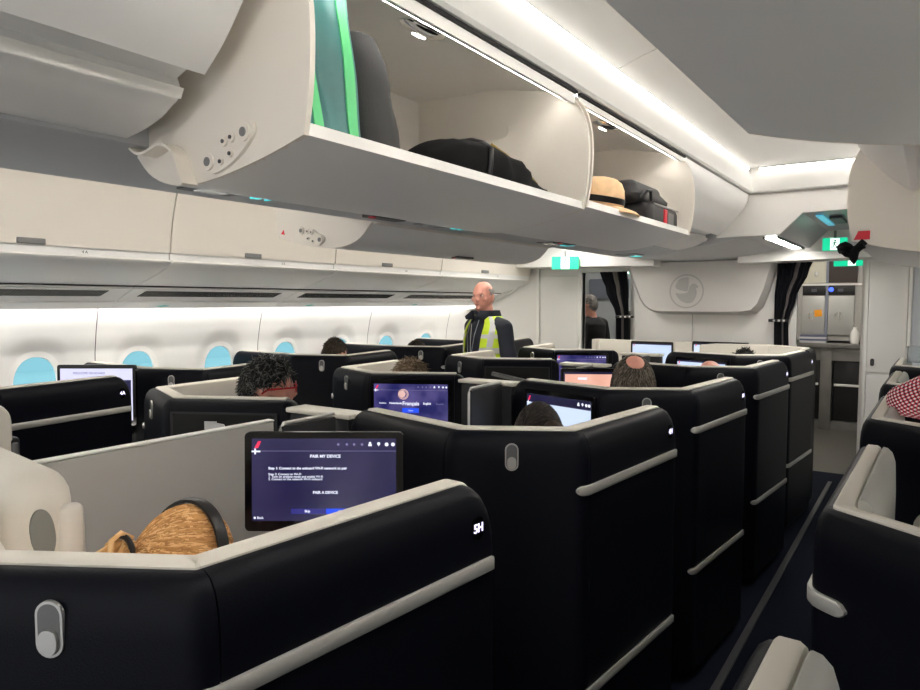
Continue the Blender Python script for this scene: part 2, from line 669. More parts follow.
# header across the aisles and the monument ceiling in front of it (y 4.7 .. 6.05)
for side, nm in ((1, 'wall_header_right'), (-1, 'wall_header_left')):
    prof = [(0.50, 2.0), (0.88, 2.0), (1.005, 2.125), (1.62, 2.14)] if side == 1 else [(0.50, 2.14), (0.88, 2.14), (1.005, 2.145), (1.62, 2.15)]
    poly = prof + [(1.62, 2.262), (0.50, 2.262)]
    bm = B()
    prism(bm, [(side * x, z) for x, z in poly], 4.70, 4.73)
    struct(nm, bm, WALLP, smooth=0)
    bm = B()
    strip(bm, [(side * x, z) for x, z in (prof if side == 1 else prof[::-1])], 4.73, 6.0, 0.02)
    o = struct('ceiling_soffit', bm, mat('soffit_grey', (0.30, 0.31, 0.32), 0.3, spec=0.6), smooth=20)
    bm = B()
    prism(bm, [(side * x, z) for x, z in [(0.35, 1.90), (1.9, 1.925), (1.9, 2.3), (0.35, 2.3)]], 6.0, 6.36)
    struct('wall_beam', bm, WALLP, smooth=0)
t = thing('ceiling_light', 'bright white strip light in the grey soffit above the bundled curtain', 'lamp', (0.80, 5.3, 2.0))
bm = B()
box(bm, 0.78, 0.845, 4.86, 5.85, 1.988, 1.999)
obj('diffuser', bm, LAMPD, t)
bm = B()
box(bm, 0.765, 0.778, 4.8, 5.9, 1.985, 1.999)
box(bm, 0.847, 0.86, 4.8, 5.9, 1.985, 1.999)
obj('light_frame', bm, MGREY, t)
t = thing('ceiling_light', 'white strip light in the soffit over the doorway with the dark-clothed traveller', 'lamp', (-1.06, 5.3, 2.13))  # added lamp, out of view, to light the far bulkhead wall
bm = B()
box(bm, -1.10, -1.03, 4.9, 5.85, 2.128, 2.139)
obj('diffuser', bm, LAMPD, t)
bm = B()
box(bm, 1.12, 1.19, 5.0, 5.35, 2.110, 2.124)
tag(obj('vent_grille', bm, DGREY), 'small dark grille in the raised soffit above the green exit sign', 'vent')
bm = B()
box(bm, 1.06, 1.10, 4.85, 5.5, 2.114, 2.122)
tag(obj('mood_light', bm, mat('mood_cyan', (0.3, 0.8, 0.9), 0.4, emit=(srgb(70, 190, 225), 0.28))), 'blue mood light strip in the raised soffit beside the small grille', 'lamp')  # emissive strip standing in for a cyan reflection on the soffit

# front bulkhead y = 6.4
LX0, LX1, RX0, RX1 = -1.20, -0.70, 0.745, 1.235
bm = B()
box(bm, -2.7, LX0, 6.40, 6.46, 0, 2.6)
struct('wall_front_left', bm, WALLP, smooth=0)
bm = B()
box(bm, LX1, RX0, 6.40, 6.46, 0, 2.6)
struct('wall_front_centre', bm, WALLP, smooth=0)
bm = B()
box(bm, RX1, 2.7, 6.40, 6.46, 0, 2.6)
struct('wall_front_right', bm, WALLP, smooth=0)
bm = B()
box(bm, LX0, LX1, 6.40, 6.46, 1.87, 2.6)
box(bm, RX0, RX1, 6.40, 6.46, 1.93, 2.6)
struct('wall_front_lintel', bm, WALLP, smooth=0)
d = B()
box(d, -1.665, -1.245, 6.385, 6.40, 0.02, 1.84, 0.006)
dd = struct('door_1', d, PLW)
d = B()
box(d, 1.265, 1.53, 6.385, 6.40, 1.02, 2.0, 0.005)
box(d, 1.265, 1.53, 6.385, 6.40, 0.02, 1.0, 0.005)
dd = struct('door_2', d, PLW)
h = B()
M = frame_mat((1.305, 6.383, 1.10), (0, -1, 0))
plate(h, stadium(0.028, 0.06), M, 0, 0.006)
obj('door_latch', h, DGREY, dd)
bm = B()
box(bm, 1.245, 1.262, 6.38, 6.40, 0, 2.1)
box(bm, 1.535, 1.555, 6.36, 6.40, 0, 2.1)
box(bm, -1.70, -1.675, 6.37, 6.40, 0, 2.1)
box(bm, -1.236, -1.20, 6.37, 6.47, 0, 1.87)
struct('trim_5', bm, TRIMW)
bm = B()
box(bm, 1.56, 2.6, 6.37, 6.40, 0, 2.2)
struct('wall_panel_right', bm, mat('blue_grey_panel', (0.50, 0.53, 0.57), 0.5))

# beyond the bulkhead
bm = B()
box(bm, -2.7, 0.05, 9.1, 9.16, 0, 2.6)
struct('wall_vestibule', bm, mat('vestibule_wall', (0.42, 0.44, 0.46), 0.5), smooth=0)
bm = B()
box(bm, -0.02, 0.04, 6.46, 9.9, 0, 2.6)
struct('wall_divider', bm, WALLP, smooth=0)
bm = B()
box(bm, 1.16, 1.22, 7.2, 9.9, 0, 2.6)
struct('wall_galley_side', bm, WALLP, smooth=0)
bm = B()
box(bm, 0, 2.7, 10.2, 10.26, 0, 2.6)
struct('wall_galley', bm, WALLP, smooth=0)
for nm, x, y, lab in (('ceiling_light', -1.3, 7.8, 'square ceiling light beyond the doorway with the dark-clothed traveller'), ('ceiling_light', 0.6, 8.2, 'square ceiling light above the galley floor')):
    bm = B()
    box(bm, x - .25, x + .25, y - .35, y + .35, 2.54, 2.575)
    tag(obj(nm, bm, mat('lamp_galley', (0.9, 0.9, 0.9), 0.5, emit=((1, 0.95, 0.88), 9.0))), lab, 'lamp')  # lamps added out of view to light the zone beyond the bulkhead
# ---------------------------------------------------------------- overhead bins
DOORM = mat('bin_door', (0.78, 0.775, 0.765), 0.42, bump=0.03, scale=350)
BELLY = [(0.19, 1.935), (0.24, 1.886), (0.30, 1.859), (0.37, 1.848), (0.45, 1.850), (0.55, 1.864), (0.64, 1.882), (0.728, 1.905)]
ENDP = [(0.728, 1.905), (0.742, 1.98), (0.748, 2.07), (0.743, 2.15), (0.724, 2.215), (0.692, 2.262), (0.60, 2.305), (0.40, 2.345), (0.05, 2.35), (0.05, 1.95), (0.19, 1.93)]


def smooth_poly(pts, n=4):
    """open curve through pts (Catmull-Rom)"""
    P = [Vector(p) for p in pts]
    P = [P[0] * 2 - P[1]] + P + [P[-1] * 2 - P[-2]]
    out = []
    for i in range(1, len(P) - 2):
        for k in range(n):
            t = k / n
            a, b, c, d = P[i - 1], P[i], P[i + 1], P[i + 2]
            out.append(0.5 * ((2 * b) + (c - a) * t + (2 * a - 5 * b + 4 * c - d) * t * t + (3 * b - a - 3 * c + d) * t ** 3))
    out.append(P[-2])
    return [tuple(p) for p in out]


def hinge_plate(parent, X, y, dz, facing, handmarks=False):
    """bossed pivot plate on the outer face of an open bucket's end panel; centre near canonical (0.50, 1.885)"""
    bm = B()
    pts = [(0.425, 1.868), (0.455, 1.852), (0.50, 1.862), (0.545, 1.885), (0.575, 1.912), (0.580, 1.932), (0.565, 1.940), (0.545, 1.930), (0.515, 1.925), (0.49, 1.922), (0.465, 1.905), (0.435, 1.895), (0.422, 1.882)]
    prism(bm, [(X(a + 0.02), b + 0.008 + dz) for a, b in smooth_poly(pts + pts[:1], 3)[:-1]], y, y + facing * 0.008)
    obj('hinge_plate', bm, BINC, parent)
    for a, b, r, r2 in ((0.445, 1.876, 0.017, 0.009), (0.556, 1.920, 0.017, 0.009), (0.495, 1.910, 0.010, 0.004), (0.518, 1.915, 0.010, 0.004), (0.485, 1.872, 0.007, 0.004), (0.515, 1.884, 0.007, 0.004)):
        M = frame_mat((X(a + 0.02), y + facing * 0.008, b + 0.008 + dz), (0, facing, 0))
        bm = B()
        plate(bm, [(r * math.cos(2 * PI * k / 18), r * math.sin(2 * PI * k / 18)) for k in range(18)], M, 0, 0.005)
        o = obj('pivot_boss', bm, BINC, parent)
        bm = B()
        plate(bm, [(r2 * math.cos(2 * PI * k / 14), r2 * math.sin(2 * PI * k / 14)) for k in range(14)], M, 0.005, 0.007)
        obj('pivot_bolt', bm, DGREY if r2 < 0.005 else MGREY, o)


def open_bin(y0, y1, X, dz, label, side, group='open overhead bins'):
    t = thing('overhead_bin', label, 'luggage bin', (X(0.4), (y0 + y1) / 2, 1.83 + dz), group=group)
    out = smooth_poly(BELLY, 4)
    inn = [(a, b + 0.02) for a, b in out[:-1]] + [(out[-1][0] - 0.018, out[-1][1] + 0.004)]
    bm = B()
    prism(bm, [(X(a), b + dz) for a, b in out + inn[::-1]], y0 + 0.006, y1 - 0.006)
    obj('bucket', bm, DOORM, t, smooth=30)
    bm = B()
    prism(bm, [(X(a), b + dz) for a, b in ((0.7285, 1.9055), (0.724, 1.930), (0.712, 1.932), (0.702, 1.9075))], y0 + 0.012, y1 - 0.012)
    obj('lip_trim', bm, TRIMW, t)
    arc = smooth_poly(ENDP[:6], 4) + ENDP[6:9]
    poly = [(X(a), b + dz) for a, b in arc + [(0.05, 2.0), (0.16, 1.955)] + smooth_poly(BELLY, 3)]
    for ya, yb in ((y0, y0 + 0.012), (y1 - 0.012, y1)):
        bm = B()
        prism(bm, poly, ya, yb)
        obj('end_panel', bm, BINC, t, smooth=30)
    bm = B()
    strip(bm, [(X(a), b + dz) for a, b in (((0.690, 2.262), (0.60, 2.312), (0.40, 2.352), (0.05, 2.356), (0.05, 1.95), (0.19, 1.935)) if side > 0 else ((0.690, 2.262), (0.60, 2.312), (0.40, 2.352), (0.05, 2.356), (0.05, 1.95), (0.19, 1.935))[::-1])], y0 + 0.012, y1 - 0.012, 0.012 if side > 0 else 0.012)
    obj('canopy', bm, BINI, t, smooth=20)
    bm = B()
    prism(bm, [(X(a), b + dz) for a, b in ((0.696, 2.246), (0.696, 2.252 - min(dz, 0)), (0.672, 2.274), (0.672, 2.254))], y0 + 0.012, y1 - 0.012)
    obj('canopy_edge', bm, TRIMW, t)
    bm = B()
    box(bm, min(X(0.655), X(0.668)), max(X(0.655), X(0.668)), y0 + 0.03, y1 - 0.03, 2.264 + dz, 2.288 + dz)
    obj('bin_light_strip', bm, mat('bin_led', (0.9, 0.9, 0.9), 0.5, emit=((1.0, 0.96, 0.9), 22.0)), t)  # added strip tucked behind the canopy edge to brighten the bin interior
    bm = B()
    box(bm, min(X(0.690), X(0.704)), max(X(0.690), X(0.704)), y0 + 0.004, y1 - 0.004, 2.2525, 2.2615)
    obj('shadow_gap', bm, GAP, t)
    # small latch under the bucket
    ym = y0 + (y1 - y0) * 0.56
    bm = B()
    M = frame_mat((X(0.335), ym, 1.8505 + dz), (0, 0, -1), up=(0, 1, 0))
    plate(bm, rrect(0.045, 0.15, 0.006), M, -0.004, 0.004)
    l = obj('latch_handle', bm, DGREY, t)
    bm = B()
    M = frame_mat((X(0.345), ym - 0.065, 1.8455 + dz), (0, 0, -1), up=(0, 1, 0))
    plate(bm, rrect(0.018, 0.018, 0.003), M, -0.002, 0.002)
    obj('latch_flag', bm, RED, l)
    # courtesy lamp under the canopy
    yl = y0 + (y1 - y0) * 0.47
    bm = B()
    M = Matrix.Translation(Vector((X(0.56), yl, 2.318 + dz))) @ Matrix.Rotation(math.radians(24) * side, 4, 'Y')
    ball(bm, (0, 0, 0), 0.055, 0.085, 0.028, u=28, v=14)
    plate(bm, rrect(0.13, 0.21, 0.02), Matrix.Identity(4), 0.003, 0.012)
    bm.transform(M)
    cl = obj('courtesy_lamp', bm, CHROME, t)
    bm = B()
    box(bm, -0.010, 0.010, -0.018, 0.018, -0.030, -0.026, 0.002)
    bm.transform(M)
    obj('lamp_lens', bm, mat('courtesy_lens', (0.9, 0.9, 0.9), 0.3, emit=((1.0, 0.96, 0.9), 14.0)), cl)
    bm = B()
    M2 = frame_mat((X(0.42), y1 - 0.0125, 2.20 + dz), (0, -1, 0))
    plate(bm, [(0.03 * math.cos(2 * PI * k / 24), 0.03 * math.sin(2 * PI * k / 24)) for k in range(24)], M2, 0, 0.002)
    plate(bm, [(0.004 * math.cos(2 * PI * k / 10), 0.004 * math.sin(2 * PI * k / 10)) for k in range(10)], M2, 0.002, 0.003)
    obj('hook_rosette', bm, BINC, t)
    return t


CLOSED = [(0.697, 2.258), (0.690, 2.215), (0.665, 2.165), (0.632, 2.126), (0.575, 2.063), (0.512, 2.012)]
CBELLY = [(0.446, 1.990), (0.438, 1.984), (0.434, 1.976), (0.415, 1.968), (0.379, 1.951), (0.32, 1.936), (0.251, 1.926)]


def closed_bin(y0, y1, X, dz, label, sgn=1):
    t = thing('overhead_bin', label, 'luggage bin', (X(0.4), (y0 + y1) / 2, 1.92 + dz), group='closed overhead bins')
    a = smooth_poly(CLOSED, 3)
    bm = B()
    prism(bm, [(X(p), q + dz) for p, q in a + [(0.49, 2.02), (0.46, 2.06), (0.05, 2.10), (0.05, 2.258)]], y0, y1)
    obj('door', bm, DOORM, t, smooth=30)
    b = smooth_poly(CBELLY, 3)
    bm = B()
    prism(bm, [(X(p), q + dz) for p, q in b + [(0.20, 1.94), (0.20, 2.03), (0.43, 2.03)]], y0 + 0.006, y1 - 0.006)
    obj('belly_panel', bm, DOORM, t, smooth=30)
    bm = B()
    prism(bm, [(X(p), q + dz) for p, q in ((0.452, 1.996), (0.438, 1.999), (0.431, 1.982), (0.441, 1.977))], y0 + 0.004, y1 - 0.004)
    obj('lip_trim', bm, TRIMW, t)
    bm = B()
    prism(bm, [(X(p), q + dz) for p, q in ((0.10, 2.09), (0.47, 2.055), (0.48, 2.03), (0.15, 1.92))], y0 + 0.01, y1 - 0.01)
    obj('carcass', bm, DOORM, t)
    return t


CR = lambda x: x
CL = lambda x: -x
RW = lambda x: 2.113 - x
RW2 = lambda x: 2.150 - x
closed_bin(-0.36, 0.838, CR, 0, 'closed pale centre bin next to the open bin with the teal bag')
b1 = open_bin(0.886, 2.105, CR, -0.024, 'open centre bin holding the teal bag, black bag and backpack', 1)
hinge_plate(b1, CR, 0.886, -0.024, -1)
# curled lower flange of the bucket's end panel
bm = B()
cur = smooth_poly([(0.385, 1.822), (0.37, 1.85), (0.352, 1.888), (0.33, 1.905), (0.30, 1.912), (0.27, 1.905), (0.235, 1.90), (0.205, 1.912), (0.185, 1.932)], 4)
strip(bm, [(a + 0.03, b - 0.002) for a, b in cur], 0.85, 0.886, 0.006)
obj('end_flange', bm, BINC, b1)
b2 = open_bin(2.12, 3.30, CR, -0.014, 'open centre bin holding the straw hat and black wheeled suitcase', 1)
closed_bin(3.32, 4.68, CR, 0, 'closed pale centre bin beyond the straw hat, ending at the ceiling header')
closed_bin(-0.36, 0.880, CL, 0, 'closed centre bin on the far side, its edge over the numbered window suite')
closed_bin(0.90, 2.08, CL, 0, 'closed centre bin on the far side, behind the open bin with the teal bag')
b3 = open_bin(2.10, 3.66, CL, -0.042, 'open centre bin on the far side, its underside facing the window bins', -1)
hinge_plate(b3, CL, 2.10, -0.042, -1)
bm = B()
M = frame_mat((-0.70, 2.0985, 1.885), (0, -1, 0))
plate(bm, [(-0.014, -0.006), (0.012, -0.010), (0.004, 0.012)], M, 0, 0.001)
obj('warning_mark', bm, RED, b3)
closed_bin(3.68, 4.68, CL, 0, 'closed centre bin on the far side, nearest the standing man')
b4 = open_bin(-0.9, 1.36, RW, -0.018, 'open window-side bin whose large grey underside hangs over the aisle', -1)
closed_bin(1.38, 2.93, RW, -0.042, 'closed window-side bin between the two open window-side bins')
b5 = open_bin(2.95, 4.40, RW2, -0.10, 'open window-side bin with cream end wall and hanging black strap', -1)
bm = B()
M = frame_mat((RW2(0.700), 2.9485, 1.825), (0, -1, 0))
plate(bm, [(-0.022, -0.016), (0.03, -0.016), (0.03, 0.016), (-0.008, 0.016)], M, 0, 0.001)
obj('warning_mark', bm, RED, b5)

# passenger service panel under the centre bins
PSU = [(0.245, 1.918), (0.20, 1.904), (0.12, 1.893), (-0.12, 1.893), (-0.20, 1.904), (-0.245, 1.918)]
ya = -0.4
k = 0
for yb in (0.46, 1.50, 2.55, 3.60, 4.69):
    t = thing('service_panel', 'grey service panel under the centre bins, ' + ['beside the closed bin', 'below the teal bag', 'below the black backpack', 'below the straw hat', 'reaching the front header'][k], 'panel', (0, (ya + yb) / 2, 1.9), group='service panels under the centre bins')
    bm = B()
    prism(bm, PSU + [(-0.245, 1.98), (0.245, 1.98)], ya + 0.003, yb - 0.003)
    obj('panel', bm, BING, t, smooth=20)
    bm = B()
    M = frame_mat((0.02, yb - 0.27, 1.893), (0, 0, -1), up=(0, 1, 0))
    plate(bm, rrect(0.15, 0.17, 0.012), M, 0, 0.003)
    f = obj('reading_light', bm, MGREY, t)
    bm = B()
    plate(bm, rrect(0.11, 0.09, 0.01), M, 0.003, 0.005)
    obj('lens', bm, mat('lens_grey', (0.7, 0.72, 0.74), 0.15), f)
    for dy, w in ((0.0, 0.05), (0.045, 0.02)):
        bm = B()
        M = frame_mat((0.0, yb - 0.11 + dy, 1.893), (0, 0, -1), up=(0, 1, 0))
        plate(bm, rrect(0.06, w * 0.6, 0.004), M, 0, 0.003)
        obj('lit_symbol', bm, CYAN, t)
    ya = yb
    k += 1
# soffit that carries on to the bulkhead
bm = B()
prism(bm, smooth_poly([(-0.64, 2.0), (-0.50, 1.965), (-0.25, 1.945), (0.0, 1.94), (0.25, 1.945), (0.50, 1.965), (0.64, 2.0)], 4) + [(0.64, 2.2), (-0.64, 2.2)], 4.73, 6.38)
struct('ceiling_centre', bm, BING)

# window-side bins (closed), vents and strips
DOORS = [(-1.47, 2.268), (-1.58, 2.245), (-1.66, 2.185), (-1.705, 2.08), (-1.732, 1.97), (-1.747, 1.868), (-1.749, 1.845)]
LB = [(-1.747, 1.806), (-1.739, 1.798), (-1.748, 1.788), (-1.80, 1.762), (-1.90, 1.728), (-2.0, 1.698), (-2.1, 1.675)]
YB = [(-0.28, 0.977), (0.977, 2.235), (2.235, 3.49), (3.49, 4.75), (4.75, 6.32)]
names = ['above the seat marked 4A, aft of the first window in view', 'with a latch above the window suite marked 4A', 'above the man with red glasses', 'above the grey-blond passenger in the middle', 'beside the standing man, the last before the bulkhead']
for (ya, yb), nmx in zip(YB, names):
    t = thing('overhead_bin', 'closed cream window-side bin ' + nmx, 'luggage bin', (-1.85, (ya + yb) / 2, 1.7), group='closed window-side bins')
    bm = B()
    prism(bm, smooth_poly(DOORS, 3) + [(-1.80, 1.85), (-2.05, 2.0), (-2.05, 2.268)], ya + 0.004, yb - 0.004)
    obj('door', bm, BINC, t, smooth=30)
    bm = B()
    prism(bm, [(-1.762, 1.846), (-1.764, 1.80), (-2.1, 1.70), (-2.2, 1.85)], ya + 0.004, yb - 0.004)
    obj('label_band', bm, DOORM, t)
    bm = B()
    prism(bm, smooth_poly(LB, 3) + [(-2.1, 1.72), (-1.78, 1.80)], ya + 0.004, yb - 0.004)
    obj('belly_panel', bm, DOORM, t, smooth=30)
    bm = B()
    prism(bm, [(-1.744, 1.807), (-1.7365, 1.799), (-1.7455, 1.7895), (-1.753, 1.797)], ya + 0.005, yb - 0.005)
    obj('lip_trim', bm, TRIMW, t)
    bm = B()
    ym = ya + (yb - ya) * 0.44
    box(bm, -1.752, -1.742, ym - 0.062, ym + 0.062, 1.847, 1.874, 0.004)
    obj('latch_handle', bm, MGREY, t)
    bm = B()
    put_text(bm, '%d A' % (5 - YB.index((ya, yb))), 0.020, frame_mat((-1.7628, ym + 0.25, 1.824), (1, 0, -0.05)))
    obj('row_number', bm, DGREY, t, smooth=0)
    bm = B()
    strip(bm, [(-2.115, 1.655), (-2.13, 1.653), (-2.29, 1.592), (-2.30, 1.583)][::-1], ya + 0.003, yb - 0.003, 0.010)
    v = obj('vent_panel', bm, DOORM, t)
    bm = B()
    n = 58
    for q in range(n):
        yy = ya + 0.10 + (yb - ya - 0.22) * q / n
        a, b = Vector((-2.150, 1.6445)), Vector((-2.232, 1.6135))
        w = 0.011
        r = [bm.verts.new((a.x, yy, a.y)), bm.verts.new((a.x, yy + w, a.y)), bm.verts.new((b.x, yy + w - 0.012, b.y)), bm.verts.new((b.x, yy - 0.012, b.y))]
        top = [bm.verts.new(x.co + Vector((0.0006, 0, -0.0016))) for x in r]
        bm.faces.new(top)
        for i in range(4):
            bm.faces.new((r[i], r[(i + 1) % 4], top[(i + 1) % 4], top[i]))
    obj('grille', bm, GAP, v)
    bm = B()
    strip(bm, [(-2.302, 1.578), (-2.42, 1.540), (-2.425, 1.55)][::-1], ya + 0.003, yb - 0.003, 0.008)
    s = obj('valance', bm, DOORM, t)
    bm = B()
    ys = ya + (yb - ya) * 0.27
    for dy in (0,):
        r = [Vector((-2.345, ys, 1.5630)), Vector((-2.365, ys + 0.05, 1.5566)), Vector((-2.385, ys, 1.5502)), Vector((-2.365, ys - 0.05, 1.5566))]
        bm.faces.new([bm.verts.new(x + Vector((0, 0, -0.003))) for x in r])
    obj('lit_symbol', bm, mat('dim_sign', srgb(70, 150, 140), 0.4, emit=(srgb(70, 160, 150), 0.25)), s)
    bm = B()
    box(bm, -2.3, -2.10, ya, yb, 1.668, 1.675)
    obj('shadow_gap', bm, GAP, t)
# curved end trim of the window-side bins against the bulkhead
bm = B()
arc = [(-1.66, 2.27), (-1.70, 2.16), (-1.74, 2.05), (-1.79, 1.93), (-1.86, 1.81), (-1.98, 1.69), (-2.16, 1.60), (-2.36, 1.535), (-2.56, 1.49)]
o = smooth_poly(arc, 4)
i2 = [(a - 0.13 * (0.4 + 0.6 * k / len(o)), b - 0.05 + 0.0 * k) for k, (a, b) in enumerate(o)]
prism(bm, o + [(-2.68, 1.55), (-2.68, 2.3)], 6.325, 6.395)
struct('trim_6', bm, PLW, smooth=30)
# hidden upper closure of window-side bins on the right
bm = B()
box(bm, 2.12, 2.62, -2.4, 6.3, 1.70, 2.3)
struct('wall_bin_backing', bm, DOORM)
bm = B()
prism(bm, [(2.0, 1.74), (2.45, 1.555), (2.45, 1.62), (2.08, 1.80)], -2.4, 6.3)
struct('trim_7', bm, DOORM)
# outer shell behind the linings
bm = B()
box(bm, -2.86, -2.80, -2.6, 6.42, 1.55, 2.62)
box(bm, -2.80, -2.50, -2.6, 6.42, 1.622, 1.63)
struct('wall_shell_left', bm, DGREY, smooth=0)
bm = B()
box(bm, 2.80, 2.86, -2.6, 6.42, 1.55, 2.62)
box(bm, 2.50, 2.80, -2.6, 6.42, 1.622, 1.63)
struct('wall_shell_right', bm, DGREY, smooth=0)
bm = B()
box(bm, -2.76, -2.70, 6.42, 11.2, 0, 2.62)
struct('wall_vestibule_left', bm, WALLP, smooth=0)
bm = B()
box(bm, 2.70, 2.76, 6.42, 11.2, 0, 2.62)
struct('wall_vestibule_right', bm, WALLP, smooth=0)

# ---------------------------------------------------------------- seat suites
ZT = 1.222
FILL_LAMP = mat('mood_strip', (0.9, 0.9, 0.9), 0.5, emit=((1.0, 0.96, 0.92), 20.0))  # added glow inside the suites, throws fill light up onto the bin undersides
DARK = [(0.0, 0.05), (0.0, 1.140), (0.003, 1.172), (0.010, 1.196), (0.022, 1.212), (0.036, 1.219), (0.046, 1.219), (0.046, 0.05)]
LINER = [(0.0465, 1.20), (0.0465, 1.222), (0.052, 1.2255), (0.084, 1.2255), (0.094, 1.221), (0.099, 1.208), (0.10, 0.30), (0.0465, 0.30)]


def suite_parts(t, pts, side, radii=(0, 0.07, 0.055, 0), wk=1.0, hook=True, cushion=False, seat=True, console=True, rail_lead=0.05):
    """pts in the suite's own frame: centre end, chamfer end, corner (0,0), aisle end. side=+1: aisle lies to the right of travel."""
    DK = [(o * wk, z) for o, z in DARK]
    LN = [(o * wk, z) for o, z in LINER]
    full = round_path(pts, radii, 8)
    full = resample(full, 0.25)
    P = [Vector(p) for p in pts]
    l0 = (P[1] - P[0]).length
    l1 = (P[2] - P[1]).length
    l2 = (P[3] - P[2]).length
    T = sum((b - a).length for a, b in zip(full, full[1:]))
    sd = T - l2 + 0.03            # seam between the fixed shell and the sliding door
    shell = cut_path(full, 0, sd - 0.0015)
    door = cut_path(full, sd + 0.0015, T)
    tail = [door[0]] + [q for q in resample(cut_path(door, 0.01, T - sd - 0.06), 0.2)]
    end = cut_path(door, T - sd - 0.058, 0)
    end = [end[0].lerp(end[-1], math.sin(PI / 2 * k / 10)) for k in range(11)]
    door = tail + end
    w = 0
    FULL = [(0.0, 0.05), (0.0, 1.140), (0.003, 1.172), (0.010, 1.196), (0.022, 1.212), (0.036, 1.219), (0.076, 1.219), (0.090, 1.210), (0.099, 1.18), (0.10, 0.05)]
    head_ = cut_path(shell, 0, 0.045)
    head_ = [head_[-1].lerp(head_[0], math.sin(PI / 2 * k / 8)) for k in range(9)]
    bm = B()
    sweep(bm, head_, [(o * wk, z) for o, z in FULL], -side, end_drop=0.044)
    obj('shell_end_cap', bm, NAVY, t, world=False)
    bm = B()
    sweep(bm, cut_path(shell, 0.0455, l0 - 0.03), DK, side)
    obj('shell', bm, NAVY, t, world=False)
    bm = B()
    sweep(bm, cut_path(shell, l0 - 0.0275, sd - 0.0015), DK, side)
    obj('corner_panel', bm, NAVY, t, world=False)
    bm = B()
    sweep(bm, cut_path(shell, 0.0455, sd - 0.0015), LN, side)
    obj('shell_liner', bm, CREAM, t, world=False)
    bm = B()
    sweep(bm, door, DK, side, end_drop=0.055)
    dr = obj('aisle_door', bm, NAVY, t, world=False)
    bm = B()
    dl = cut_path(door, 0, -0.002)
    sweep(bm, door, LN, side, end_drop=0.055)
    obj('door_liner', bm, CREAM, dr, world=False)
    # satin rails that start round on the chamfer and run along the door
    for nm, z, h in (('upper_rail', 1.062, 0.027), ('lower_rail', 0.478, 0.026)):
        rp = cut_path(full, sd - rail_lead, T - 0.004)
        rp = resample(rp, 0.008)
        bm = B()
        rings = []
        L = 0
        tot = sum((b - a).length for a, b in zip(rp, rp[1:]))
        for i, p in enumerate(rp):
            if i:
                L += (rp[i] - rp[i - 1]).length
            d = (rp[min(i + 1, len(rp) - 1)] - rp[max(i - 1, 0)]).normalized()
            nv = Vector((d.y, -d.x)) * side
            e = min(L, 0.022)
            hh = h / 2 * math.sqrt(max(1 - ((0.022 - e) / 0.022) ** 2, 0.02))
            rings.append([bm.verts.new((p.x + nv.x * o, p.y + nv.y * o, z + q * hh)) for o, q in ((-0.004, -1), (0.006, -1), (0.008, -0.8), (0.008, 0.8), (0.006, 1), (-0.004, 1))])
        for a, b in zip(rings, rings[1:]):
            for j in range(6):
                bm.faces.new((a[j], a[(j + 1) % 6], b[(j + 1) % 6], b[j]))
        bm.faces.new(rings[0])
        bm.faces.new(rings[-1][::-1])
        obj(nm, bm, RAIL, t, world=False)
    # oval coat hook on the chamfer
    d1 = (P[2] - P[1]).normalized()
    n1 = Vector((d1.y, -d1.x)) * side
    if hook:
        hp = P[2] - d1 * 0.200
        M = frame_mat((hp.x + n1.x * 0.0, hp.y + n1.y * 0.0, 1.154), (n1.x, n1.y, 0))
        bm = B()
        plate(bm, stadium(0.037, 0.076), M, -0.003, 0.003)
        o = obj('coat_hook', bm, METAL, t, world=False)
        bm = B()
        plate(bm, stadium(0.030, 0.069), M, 0.0031, 0.0036)
        obj('recess', bm, mat('hook_recess', (0.12, 0.12, 0.12), 0.45), o, world=False)
        bm = B()
        M2 = M @ Matrix.Translation((0, -0.016, 0))
        plate(bm, stadium(0.025, 0.034), M2, 0.0036, 0.008)
        obj('hook_tab', bm, METAL, o, world=False)
    # door number plate
    d2 = (P[3] - P[2]).normalized()
    n2 = Vector((d2.y, -d2.x)) * side
    p2 = P[3] - d2 * 0.048
    M = frame_mat((p2.x, p2.y, 1.142), (n2.x, n2.y, 0))
    bm = B()
    plate(bm, rrect(0.036, 0.046, 0.017), M, -0.002, 0.0012)
    t2 = obj('number_display', bm, BLACKG, t, world=False)
    bm = B()
    ms = cut_path(shell, 0.06, T - l2 - 0.05)
    sweep(bm, ms, [(0.0995, 0.84), (0.0995, 0.858), (0.104, 0.858), (0.104, 0.84)], side)
    obj('mood_strip', bm, FILL_LAMP, t, world=False)
    # seat: cushion, backrest, headrest and console
    sgn = -1 if side > 0 else 1
    if seat:
        cx = sgn * 0.42
        bm = B()
        box(bm, cx - 0.22, cx + 0.22, 0.12, 0.66, 0.30, 0.46, 0.05, 4)
        obj('seat_cushion', bm, CREAM, t, world=False)
        bm = B()
        box(bm, cx - 0.20, cx + 0.20, 0.03, 0.12, 0.44, 0.96, 0.045, 4)
        obj('backrest', bm, CREAM, t, world=False)
        bm = B()
        box(bm, cx - 0.18, cx + 0.18, 0.02, 0.12, 0.93, 1.14, 0.05, 5)
        h = obj('headrest', bm, CREAM, t, world=False)
        bm = B()
        box(bm, sgn * 0.115 if sgn > 0 else -0.19, 0.19 if sgn > 0 else -0.115, 0.12, 0.60, 0.30, 0.62, 0.02, 3)
        obj('armrest', bm, GREYL, t, world=False)
    bm = B()
    xa, xb = sorted((sgn * 0.10, sgn * 0.80))
    box(bm, xa, xb, -0.02, 0.66, 0.04, 0.30, 0.01, 2)
    obj('seat_base', bm, NAVYD, t, world=False)
